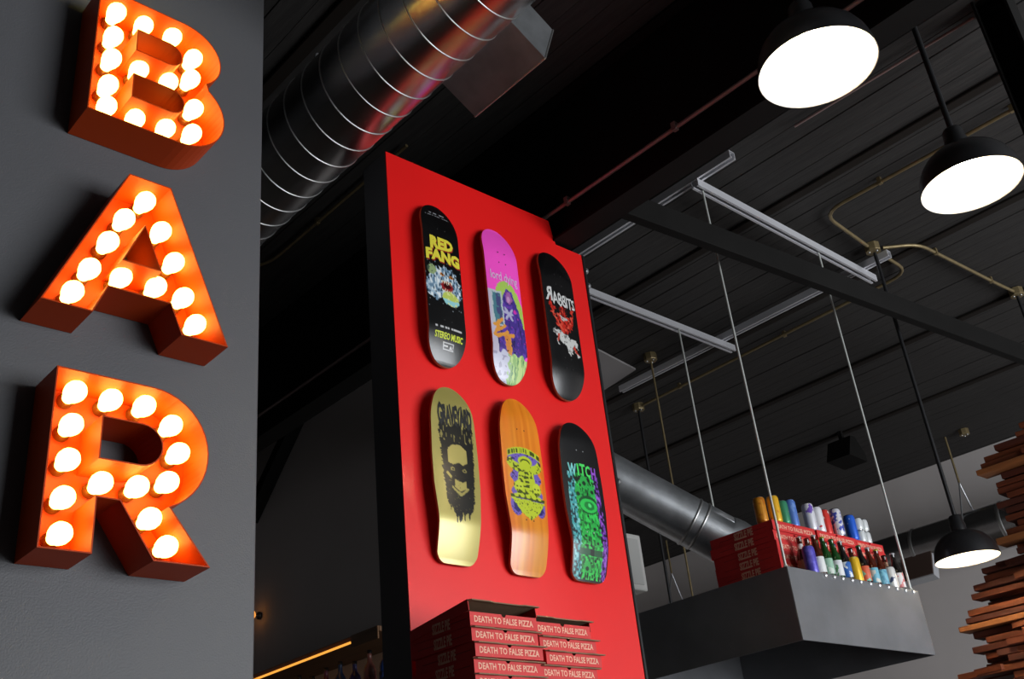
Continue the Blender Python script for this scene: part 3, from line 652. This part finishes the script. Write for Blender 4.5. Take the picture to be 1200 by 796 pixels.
row = [('B', 4.931, M_brown, [(226, 228, 226), (226, 228, 226), (190, 200, 206)], 'brown bottle with a plain white label next to the violet can'),
       ('B', 5.013, M_greeng, [(150, 190, 168), (206, 216, 206)], 'green bottle with a pale green label in the front row on the hood'),
       ('B', 5.104, M_greeng, [(224, 226, 230), (224, 226, 230), (90, 150, 100)], 'green bottle with a white label in the front row on the hood'),
       ('B', 5.190, M_clear, [(40, 96, 176), (220, 226, 230)], 'dark bottle with a blue and white label in the front row on the hood'),
       ('C', 5.288, None, [(232, 186, 44), (232, 186, 44), (240, 216, 120)], 'tall yellow can standing among the front row bottles on the hood'),
       ('B', 5.382, M_clear, [(206, 92, 62), (120, 190, 170)], 'dark bottle with a red and teal label next to the yellow can'),
       ('B', 5.476, M_brown, [(110, 176, 196), (200, 200, 190)], 'brown bottle with a mottled light blue label in the front row on the hood'),
       ('B', 5.568, M_brown, [(120, 182, 200), (90, 150, 176)], 'brown bottle with a light blue label in the front row on the hood'),
       ('C2', 5.664, None, [(222, 220, 216), (222, 220, 216), (70, 80, 110)], 'white can near the far end of the front row on the hood'),
       ('B', 5.752, M_clear, [(222, 216, 214), (206, 120, 120)], 'dark bottle with a pink and white label closing the front row on the hood')]
for i, (k, x, gl, cols, lb) in enumerate(row):
    if k[0] == 'C': can(lb, x, 2.862, ZT, cols, .150 if k == 'C' else .135, group=G1, seed=i + 3)
    else: bottle(lb, x, 2.862, ZT, gl, cols, group=G1, seed=i + 3, capcol=[(210, 210, 214), (190, 190, 60), (60, 120, 60)][i % 3])
row2 = [(4.900, M_brown, (196, 196, 196), (220, 220, 220)), (4.975, M_brown, (120, 40, 30), None), (5.060, M_greeng, (60, 140, 70), (212, 214, 206)), (5.150, M_brown, (40, 40, 44), None), (5.238, M_brown, (60, 70, 150), None),
        (5.330, M_brown, (120, 40, 30), None), (5.412, M_brown, (50, 30, 20), None), (5.510, M_clear, (30, 30, 30), None), (5.600, M_clear, (40, 34, 30), None), (5.690, M_clear, (60, 30, 24), None), (5.775, M_brown, (30, 30, 32), (214, 170, 140))]
for i, (x, gl, cp_, nk) in enumerate(row2):
    if nk or gl is M_greeng:
        lb = {0: 'brown bottle with white neck band in the second row by the boxes', 2: 'green bottle with white neck band in the second row on the hood', 10: 'brown bottle with tan neck band at the far end of the second row'}[i]
        bottle(lb, x, 2.930, ZT, gl, [(180, 150, 120), (120, 60, 40)], cp_, .236, 'bottles in the second row on the hood', i + 20, nk)
    else:
        bottle({1: 'brown bare-necked bottle behind the gap between the white and pale green labels', 3: 'brown bare-necked bottle behind the dark bottle with the blue label', 4: 'brown bare-necked bottle just before the tall yellow can', 5: 'brown bare-necked bottle just past the tall yellow can', 6: 'brown bare-necked bottle behind the red and teal label', 7: 'dark bare-necked bottle behind the two light blue labels', 8: 'dark bare-necked bottle between the light blue label and the white can', 9: 'dark bare-necked bottle behind the front row white can'}[i], x, 2.930, ZT, gl, [(150, 90, 60), (200, 160, 120)], cp_, .236, 'bottles in the second row on the hood', i + 20)
hbx = .055
for sname, bx, W_, D_ in (('under the yellow can', 4.765, .405, .420), ('under the red can', 5.186, .405, .420), ('under the small white cans', 5.604, .300, .318)):
    for k in range(6):
        make_box(W_, D_, hbx - .0005, loc=(bx + R_.uniform(-.006, .006) - (.012 if k > 3 else 0), 2.978 + R_.uniform(0, .010), ZT + (5 - k) * hbx), rotz=R_.uniform(-.012, .012), flap=False,
                 label='red pizza box %s of the hood stack %s' % (ORD[k].replace('from the top', 'from top'), sname), group='pizza boxes stacked on the hood')
st = MB().lathe([(.0125, 0), (.012, .005), (.008, .009), (0, .0105)], 16, Matrix.Rotation(math.pi / 2, 4, 'X')).mesh('edge_dot'); st.materials.append(M_silver_dot)
for x in (4.850, 4.931, 5.013, 5.104, 5.190, 5.288, 5.382, 5.476, 5.568, 5.664, 5.752): link('edge_dot', st, hd, (x - X0 + .006, 0, h_ - .0135))  # silver domes under each can and bottle, stand-ins for dots of unknown kind
ZC = ZT + 6 * hbx
G3 = 'cans standing on the pizza boxes on the hood'
tops = [('orange can at the end of the row on the near pizza boxes', 4.800, 3.06, [(206, 136, 40), (190, 110, 30)], .150), ('tall yellow can on the near pizza boxes', 4.872, 3.02, [(236, 180, 44), (236, 180, 44), (214, 120, 40)], .157),
        ('green can with coloured splashes on the near pizza boxes', 4.952, 3.02, [(60, 140, 104), (60, 140, 104), (206, 80, 160)], .140), ('tall light blue can on the pizza boxes', 5.052, 3.03, [(92, 130, 206), (92, 130, 206), (120, 156, 220)], .165),
        ('tall white can with red and blue print on the pizza boxes', 5.215, 3.02, [(226, 226, 232), (226, 226, 232), (120, 90, 190)], .165), ('white can with red scrawl on the pizza boxes', 5.300, 3.02, [(228, 228, 232), (228, 228, 232), (200, 60, 70)], .157),
        ('red can on the pizza boxes next to the white cans', 5.392, 3.03, [(206, 52, 44), (206, 52, 44), (226, 196, 190)], .157), ('tall silver and blue can on the pizza boxes', 5.470, 3.00, [(214, 214, 222), (70, 84, 176)], .165),
        ('tall blue can with white foot on the pizza boxes', 5.655, 3.02, [(40, 96, 206), (40, 96, 206), (200, 214, 236)], .160)]
for i, (lb, x, y, cols, hh) in enumerate(tops): can(lb, x, y, ZC, cols, hh, group=G3, seed=40 + i)
for i, (x, zz) in enumerate(((5.745, 0), (5.806, 0), (5.745, .078), (5.806, .078))):
    can('small white can %s on the pizza boxes, %s the blue can' % ('stacked on another' if zz else 'directly', 'next to' if x < 5.78 else 'one away from'), x, 3.02, ZC + zz, [(222, 226, 226), (222, 226, 226), (176, 206, 210)], .077, .029, 'small white cans on the far pizza boxes', seed=60 + i)

# ------------------------------------------------------------------ spiral duct above
DX, DZ, DR = 1.905, 4.392, .2005
sd = thing('spiral_duct', 'large round spiral duct running overhead beside the grey pier', 'duct', (DX, .6, DZ))
LD = 8.4
MB().tube([(0, LD * k / 20, 0) for k in range(21)], DR, 64).build('pipe', M_duct, sd)
hel = []; pitch = .128; N_ = int(LD / pitch * 40)
for k in range(N_ + 1):
    a = 2 * math.pi * k / 40; hel.append((math.cos(a) * (DR + .0010), k / 40 * pitch, math.sin(a) * (DR + .0010)))
MB().tube(hel, .0028, 5, caps=False).build('spiral_seam', M_seam, sd)
hk = at('x', DX, 376, 50); y_h = hk.y - .6
MB().tube(spline([(0, y_h, DR - .01), (0, y_h, DR + .10), (0, y_h, DR + .15), (-.012, y_h, DR + .168), (-.026, y_h, DR + .158), (-.026, y_h, DR + .14)], 4), .006, 8).build('hanger_hook', M_galv, sd)
# register collar on the duct's side
rc_loc = (2.05 - DX, 1.925 - .6, 4.33 - DZ)
u = Vector((.197, 0, -.112)); vv_ = Vector((.10, 0, .26)).normalized() * .20
e_ = u.normalized(); cnr = [Vector((-.02, 0, .012)), u, u + vv_ * .95, vv_ * .95 + Vector((-.03, 0, .018))]
Lc = .40
b = MB()
b.add([p for p in cnr] + [p + Vector((0, Lc, 0)) for p in cnr], [(0, 1, 2, 3), (4, 7, 6, 5), (0, 4, 5, 1), (3, 2, 6, 7), (0, 3, 7, 4)])
rc = b.build('register_collar', M_galv, sd, rc_loc)
rim = MB()
for p0, p1 in ((cnr[1], cnr[2]), (cnr[1] + Vector((0, Lc, 0)), cnr[2] + Vector((0, Lc, 0))), (cnr[1], cnr[1] + Vector((0, Lc, 0))), (cnr[2], cnr[2] + Vector((0, Lc, 0)))): rim.tube([p0, p1], .004, 6)
rim.build('flange', M_seam, rc)
b = MB()
for k in range(5):
    c0 = cnr[1].lerp(cnr[2], (k + .5) / 5) - e_ * .01
    b.add([c0 + Vector((0, .005, 0)), c0 + Vector((0, Lc - .005, 0)), c0 - e_ * .03 + Vector((0, Lc - .005, .01)), c0 - e_ * .03 + Vector((0, .005, .01))], [(0, 1, 2, 3)])
b.build('louvre', M_galv, rc)
# far duct along the right wall with its hanger
fd = thing('spiral_duct', 'dull spiral duct running along the far grey wall', 'duct', (10.45, 2.2, 4.20))
MB().tube([(0, 7.5 * k / 12, 0) for k in range(13)], .225, 40).build('pipe', M_duct, fd)
for k in range(16):
    MB().tube([(0, .3 + k * .47, 0), (0, .31 + k * .47, 0), (0, .33 + k * .47, 0), (0, .34 + k * .47, 0)], .226, 32, rr=[.2255, .231, .231, .2255]).build('seam_ring', M_seam, fd)
Mx = Matrix.Translation((-.22, 2.48, -.30)) @ Matrix.Rotation(.38, 4, 'Y')
fr_ = MB().box(-.05, .05, 0, .34, -.06, .30, Mx).build('register_collar', mat('register_white', srgb(190, 192, 196), .45, .3), fd)
MB().box(-.066, -.052, .004, .34, -.05, .28, Mx).build('outlet_liner', mat('outlet_brown', srgb(70, 52, 44), .7), fr_)
ph = at('x', 10.45, 1124, 566) - Vector((10.45, 2.2, 4.20))
ph2 = at('x', 10.45, 787, 672) - Vector((10.45, 2.2, 4.20))
for ph in (ph, ph2):
    MB().tube([(0, ph.y, ph.z), (0, ph.y, H - 4.20 - .01)], .012, 8).build('hanger_rod', M_brass, fd)
    for sgn in (-1, 1): MB().tube([(0, ph.y, ph.z), (sgn * .2, ph.y, .10)], .009, 6).build('hanger_strap', M_galv, fd)

# ------------------------------------------------------------------ girder, cross beam, joists, post
def ibeam(name, p0, p1, w, h, label, cat='beam', group=None, web=.012):
    p0, p1 = Vector(p0), Vector(p1); L = (p1 - p0).length; a = math.atan2(p1.y - p0.y, p1.x - p0.x)
    t = w / 2; fl = .014
    prof = [(-t, 0), (t, 0), (t, fl), (web / 2, fl), (web / 2, h - fl), (t, h - fl), (t, h), (-t, h), (-t, h - fl), (-web / 2, h - fl), (-web / 2, fl), (-t, fl)]
    b = MB().prism([prof], lambda y, z: (0, y, z), lambda y, z: (L, y, z))
    o = b.build(name, M_beam, None, p0, (0, 0, a)); return tag(o, label, cat, group)
ibeam('steel_girder', (3.425, -4.95, 4.41), (3.425, 10.9, 4.41), .14, .84, 'deep black steel girder running over the notch in the red wall')
cb = MB().bbox(0, 4.60, -.03, .03, -.072, .072, .004)
tag(cb.build('cross_beam', M_beam, None, (3.50, 2.765, 4.605), (0, 0, math.atan2(-.352, 3.67))), 'flat black beam crossing in front of the hood rods below the ceiling', 'beam')
for i, x in enumerate((5.28, 6.58, 7.95, 9.3, 2.1)):
    tag(MB().bbox(-.035, .035, -4.9, 10.9, -.020, 0, .004).build('ceiling_joist', M_joist, None, (x, 0, H)), ['black ceiling joist over the middle of the hood', 'black ceiling joist past the far end of the zinc channels', 'black ceiling joist over the stacked planks', 'black ceiling joist nearest the far grey wall', 'black ceiling joist above the spiral duct'][i], 'joist', 'ceiling joists')
po = thing('steel_post', 'dark vertical steel post rising to the ceiling beside the pendant lamps', 'post', (4.60, .95, 0))
b = MB().box(0, .155, 0, .012, 0, H).box(0, .155, .143, .155, 0, H).box(.071, .084, .012, .143, 0, H); b.build('shaft', M_beam, po)
MB().bbox(-.06, .215, -.06, .215, 0, .016, .002).build('base_plate', M_beam, po)
# pale ceiling panel seen past the red wall
cp_pts = [(5.05, 4.70), (6.27, 4.89), (6.335, 5.33), (5.05, 5.33)]
tag(MB().prism([cp_pts], lambda x, y: (x, y, .012), lambda x, y: (x, y, -.006)).build('ceiling_panel', mat('grey_panel', srgb(150, 146, 146), .7), None, (0, 0, H - .018)), 'pale panel fixed to the dark ceiling beyond the red wall', 'panel')

# ------------------------------------------------------------------ conduits and junction boxes
def conduit(path, r, label, m=M_brass, clamps=(), group='conduits under the ceiling', n=10):
    p0 = Vector(path[0]); pts = []
    P = [Vector(p) for p in path]
    for i, p in enumerate(P):                          # round the corners
        if 0 < i < len(P) - 1:
            a = (P[i - 1] - p); c = (P[i + 1] - p); k = min(.16, a.length * .45, c.length * .45)
            A = p + a.normalized() * k; Cc = p + c.normalized() * k
            pts += [(A * (1 - t) ** 2 + p * 2 * t * (1 - t) + Cc * t * t) for t in (0, .2, .4, .6, .8, 1)]
        else: pts.append(p)
    t = thing('conduit', label, 'conduit', tuple(p0), group=group)
    MB().tube([p - p0 for p in pts], r, n).build('pipe', m, t)
    for q in clamps:
        q = Vector(q) - p0; MB().box(q.x - .012, q.x + .012, q.y - .012, q.y + .012, q.z - r - .003, q.z + r + .02).build('clamp', m, t)
    return t
ZK = 5.215
conduit([(3.345, -2.5, 4.560), (3.345, 3.4, 4.560), (3.345, 6.5, 4.560)], .0105, 'dull red-brown conduit along the girder to the red wall', M_conduit, [(3.345, 2.86, 4.56), (3.345, 2.15, 4.56), (3.345, 1.6, 4.56)])
conduit([(2.935, 3.6, ZK), (2.935, 5.05, ZK), (2.80, 5.25, ZK), (2.60, 5.30, ZK)], .010, 'thin conduit on the ceiling between the pier and the red wall', M_brass, [(2.935, 4.5, ZK)])
bx3 = Vector((6.27, 2.665, ZK)); bx7 = Vector((7.88, 2.36, ZK)); bx5 = Vector((6.87, 5.40, ZK)); bx4 = Vector((6.19, 4.66, ZK)); bx6 = Vector((10.45, 4.08, ZK))
conduit([(5.60, .9, ZK), (5.57, 2.62, ZK), bx3 + Vector((-.07, 0, 0))], .0125, 'conduit bending from the post side to the junction box above the pendant', clamps=[(5.59, 1.35, ZK), (5.575, 2.2, ZK)])
conduit([bx3 + Vector((.05, -.05, 0)), (6.50, 2.44, ZK), bx7 + Vector((-.3, .02, 0)), bx7 + Vector((-.06, 0, 0))], .0125, 'conduit running between two junction boxes along the ceiling', clamps=[(6.72, 2.425, ZK), (7.5, 2.385, ZK)])
conduit([bx3 + Vector((.07, .0, 0)), (6.80, 2.68, ZK), (6.86, 5.33, ZK)], .0125, 'conduit bending from one junction box back along the ceiling to another', clamps=[(6.84, 3.8, ZK), (6.85, 4.9, ZK)])
conduit([(4.67, 1.13, ZK), (4.64, 2.2, ZK)], .008, 'thin grey conduit on the ceiling behind the pendant lamps', M_conduit)
def jbox(p, label):
    t = thing('junction_box', label, 'junction box', (p.x, p.y, p.z), group='junction boxes on the ceiling')
    MB().lathe([(0, -.027), (.040, -.027), (.052, -.025), (.054, -.02), (.054, .034)], 8, smooth=False).build('box_body', M_brass, t)
    for k in range(3):
        a = .4 + k * 2.1; MB().lathe([(.006, 0), (.006, .008), (0, .009)], 6, Matrix.Translation((.03 * math.cos(a), .03 * math.sin(a), -.026)) @ Matrix.Rotation(math.pi, 4, 'X')).build('screw', M_galv, t)
jbox(bx3, 'junction box where three conduits meet above the far pendant lamp')
jbox(bx7, 'junction box at the outer end of the ceiling conduit')
jbox(bx4, 'junction box near the pale ceiling panel'); jbox(bx5, 'junction box where the ceiling conduit ends past the red wall'); jbox(bx6, 'junction box above the far spiral duct')

# ------------------------------------------------------------------ pendant lamps
def pendant(label, x, y, zr, ztop, D=.38, rod=.0125, sm=None, lit=True):
    t = thing('pendant_lamp', label, 'pendant lamp', (x, y, zr), group='black dome pendant lamps'); R = D / 2; k = R / .19
    outer = [(.19, 0), (.1885, .012), (.186, .035), (.178, .068), (.163, .100), (.142, .127), (.115, .149), (.086, .163), (.058, .171), (.043, .174)]
    outer = [(r * k, z * k) for r, z in outer]; inner = [(r - .003, z - .0015) for r, z in outer]; inner[0] = (outer[0][0] - .0025, 0)
    MB().lathe(outer, 48).build('shade', M_shade, t)
    MB().lathe([(outer[0][0], 0)] + inner + [(0, inner[-1][1])], 48).build('shade_lining', M_shade_in, t)
    MB().lathe([(.046 * k, .172 * k), (.046 * k, .215 * k), (.042 * k, .222 * k), (.040 * k, .262 * k), (.034 * k, .272 * k), (.014, .275 * k)], 28).build('socket_cup', M_shade, t)
    MB().tube([(0, 0, .27 * k), (0, 0, ztop - zr)], rod, 12).build('stem', sm or M_black, t)
    bl = MB().lathe([(.001, .045), (.026, .050), (.044, .066), (.050, .090), (.044, .114), (.028, .138), (.018, .160), (.018, .172)], 24)
    bl.build('lamp_bulb', M_lamp if lit else M_lamp_off, t)
    MB().lathe([(.024, .150 * k), (.024, .172 * k)], 16).build('lamp_socket', M_white, t)
pendant('black dome pendant lamp hung closest to the girder', 2.612, 1.110, 3.76, H)
pendant('black dome pendant lamp hung beside the steel post', 3.702, 1.125, 3.76, H)
pendant('black dome pendant lamp hung between the hood and the stacked planks', 6.285, 2.665, 3.010, ZK - .029)
pendant('black dome pendant lamp under the junction box by the pale panel', bx4.x, bx4.y, 2.15, ZK - .029, rod=.008, sm=M_brass, lit=False)
pendant('black dome pendant lamp under the junction box past the red wall', bx5.x, bx5.y, 2.15, ZK - .029, lit=False)
pendant('black dome pendant lamp under the outer junction box', bx7.x, bx7.y, 3.010, ZK - .029, lit=False)

# ------------------------------------------------------------------ stacked plank divider
ws = thing('plank_stack', 'tall ragged stack of reddish brown wooden planks by the pendant lamp', 'wood stack', (6.75, 2.3, 0))
sil = [(500, 1200), (508, 1186), (522, 1152), (530, 1151), (540, 1157), (553, 1146), (566, 1160), (577, 1165), (588, 1170), (600, 1172), (612, 1176), (622, 1180), (634, 1170), (645, 1178), (655, 1160), (664, 1150), (674, 1147), (685, 1142), (698, 1136), (706, 1140), (719, 1135), (735, 1123), (748, 1138), (757, 1142), (765, 1147), (773, 1146), (783, 1143), (790, 1120), (800, 1135)]
zz_ = []; yy_ = []
for py, px in sil: p = at('x', 6.75, px, py); zz_.append(p.z); yy_.append(p.y)
zz_ = np.array(zz_[::-1]); yy_ = np.array(yy_[::-1])
WM = [mat('plank_red_brown', srgb(122, 56, 26), .7, var=.4, vscale=6, stretch=(8, .8, 8)), mat('plank_dark', srgb(92, 38, 18), .7, var=.4, vscale=6, stretch=(8, .8, 8)), mat('plank_mid', srgb(138, 70, 36), .7, var=.35, vscale=6, stretch=(8, .8, 8)), mat('plank_pale', srgb(168, 102, 54), .65, var=.25, vscale=6, stretch=(8, .8, 8))]
z = 0.0; k = 0; th = .0455; pale_z = [float(np.interp(py, [500, 800], [zz_[-1], zz_[0]])) for py in (553, 634, 735)]
ppz = {}
for py in (553, 634, 735): px = dict(sil)[py]; ppz[py] = at('x', 6.75, px, py).z
wr = random.Random(5)
while z < 3.83:
    zc = z + th / 2; ye = float(np.interp(zc, zz_, yy_)) if zc > zz_[0] else 3.0 + wr.uniform(-.12, .15)
    pale = any(abs(zc - v) < th / 2 for v in ppz.values())
    dz = th - .003
    dx = wr.uniform(-.02, .03) - (.05 if pale else 0); rz = wr.uniform(-.05, .05)
    m_ = WM[3] if pale else WM[wr.choice((0, 0, 1, 2))]
    Mx = Matrix.Translation((dx, ye - 2.3, z)) @ Matrix.Rotation(rz, 4, 'Z')
    skip = (not pale) and wr.random() < .07
    if not skip: MB().bbox(0, .14, -1.9, 0 if pale else wr.uniform(-.09, .035), 0, dz * wr.uniform(.78, 1), .003, Mx).build('plank', m_, ws)
    if not pale:
        Mx = Matrix.Translation((.19 + wr.uniform(-.02, .02), ye - 2.3 + wr.uniform(-.07, .05), z)) @ Matrix.Rotation(wr.uniform(-.03, .03), 4, 'Z')
        MB().bbox(0, .14, -1.9, 0, 0, dz, .003, Mx).build('plank', WM[wr.choice((0, 1, 2))], ws)
    MB().bbox(.35, .49, -1.9, ye - 2.3 + wr.uniform(-.05, .03), z, z + dz, .003).build('plank', WM[wr.choice((0, 1, 2))], ws)
    if wr.random() < .55 and not pale:                 # short cross piece whose end grain shows
        yc = ye - 2.3 - wr.uniform(.03, .5)
        Mx = Matrix.Translation((dx - wr.uniform(.02, .05), yc, z + .003)) @ Matrix.Rotation(wr.uniform(-.2, .2), 4, 'Z')
        MB().bbox(0, wr.uniform(.02, .045), -wr.uniform(.12, .3), 0, 0, dz - .006, .002, Mx).build('plank', WM[wr.choice((0, 1, 2))], ws)
    z += th; k += 1

# ------------------------------------------------------------------ small things beyond
sp = thing('ceiling_speaker', 'small black wedge speaker hung under the ceiling before the grey wall', 'speaker', (9.25, 4.80, 4.93))
MB().prism([[(-.17, 0), (.15, -.02), (.15, .06), (.02, .22), (-.06, .22)]], lambda x, z: (x, .13, z), lambda x, z: (x, -.13, z)).build('cabinet', M_beam, sp)
MB().box(-.02, .02, -.02, .02, .21, H - 4.93).build('bracket', M_beam, sp)
MB().add([(.155, -.11, 0), (.155, .11, 0), (.155, .11, .05), (.155, -.11, .05)], [(0, 1, 2, 3)]).build('grille', mat('grey_grille', srgb(90, 86, 86), .6), sp)
wb = thing('white_speaker', 'white box speaker hung beyond the edge of the red wall', 'speaker', (6.02, 5.0, 3.39))
MB().bbox(-.20, .10, 0, .18, 0, .43, .008).build('cabinet', M_white, wb)
MB().bbox(-.16, .06, -.006, 0, .04, .39, .003).build('front_grille', mat('pale_grille', srgb(188, 188, 184), .6), wb)
MB().tube([(-.05, .09, .43), (-.05, .09, H - 3.39)], .006, 8).build('hanger', M_black, wb)
# back bar: wooden canopy board with amber strip light, shelf with bottles
bs = thing('back_bar_canopy', 'wooden board over the back bar with an amber light strip along its edge', 'shelf', (3.86, 5.30, 3.005))
MB().bbox(0, .388, 0, 2.6, 0, .035, .004).build('canopy_board', M_shelfwood, bs)
MB().bbox(-.012, 0, 0, .29, -.045, .035, .003).build('end_fascia', M_shelfwood, bs)
MB().tube([(-.008, .30, -.007), (-.008, 2.6, -.007)], .008, 8).build('light_strip', M_led, bs)
bs = thing('bottle_shelf', 'wooden shelf fixed to the bar wall under the liquor bottles', 'shelf', (3.86, 5.30, 2.60))
MB().bbox(0, .388, 0, 2.6, 0, .035, .004).build('board', M_shelfwood, bs)
for y in (.2, 2.3): MB().bbox(.30, .388, y, y + .035, -.12, 0, .003).build('bracket', M_black, bs)
bcols = [((40, 60, 110), (30, 30, 40), 'dark blue'), ((150, 90, 80), (120, 60, 60), 'dull red'), ((60, 60, 120), (90, 90, 120), 'violet blue'), ((46, 64, 96), (30, 36, 60), 'navy'), ((110, 50, 70), (190, 150, 160), 'maroon'), ((70, 80, 70), (40, 46, 40), 'moss green'), ((60, 40, 24), (30, 20, 12), 'brown'), ((40, 34, 30), (24, 20, 18), 'black'), ((90, 50, 30), (50, 30, 20), 'copper'), ((66, 70, 84), (40, 44, 54), 'slate'), ((120, 96, 50), (60, 46, 24), 'ochre'), ((50, 30, 30), (30, 16, 16), 'oxblood')]
for i, (c1, c2, nm) in enumerate(bcols):
    y = 5.40 + i * .165
    t = thing('liquor_bottle', 'dim %s liquor bottle on the back bar shelf' % nm, 'bottle', (3.97, y, 2.635), group='liquor bottles on the back bar shelf')
    hh = .30 + .02 * math.sin(i * 2.3); m_ = mat('liquor_' + nm.replace(' ', '_'), srgb(*c1), .12, coat=.5)
    MB().lathe([(0, .002), (.036, 0), (.040, .006), (.040, hh * .60), (.034, hh * .68), (.016, hh * .78), (.014, hh * .95), (.016, hh * .955), (0, hh * .96)], 20).build('bottle_glass', m_, t)
    MB().lathe([(.0405, .05), (.041, .051), (.041, hh * .5), (.0405, hh * .5 + .001)], 20).build('paper_label', print_mat([c2, c1], 30, i + 80, .5, 0), t)
    MB().lathe([(.0165, hh * .93), (.0165, hh), (0, hh)], 14).build('stopper', M_black, t)
am = thing('amber_globe_light', 'small amber globe light on the bar wall beside the grey pier', 'light', (4.245, 7.40, 3.62))
MB().lathe([(0, 0), (.03, 0), (.03, .02), (.012, .03), (.012, .05)], 16, Matrix.Rotation(-math.pi / 2, 4, 'Y')).build('mount', M_black, am)
MB().lathe([(.012, .045), (.034, .062), (.042, .085), (.034, .110), (.001, .124)], 20, Matrix.Rotation(-math.pi / 2, 4, 'Y')).build('globe', M_amber, am)
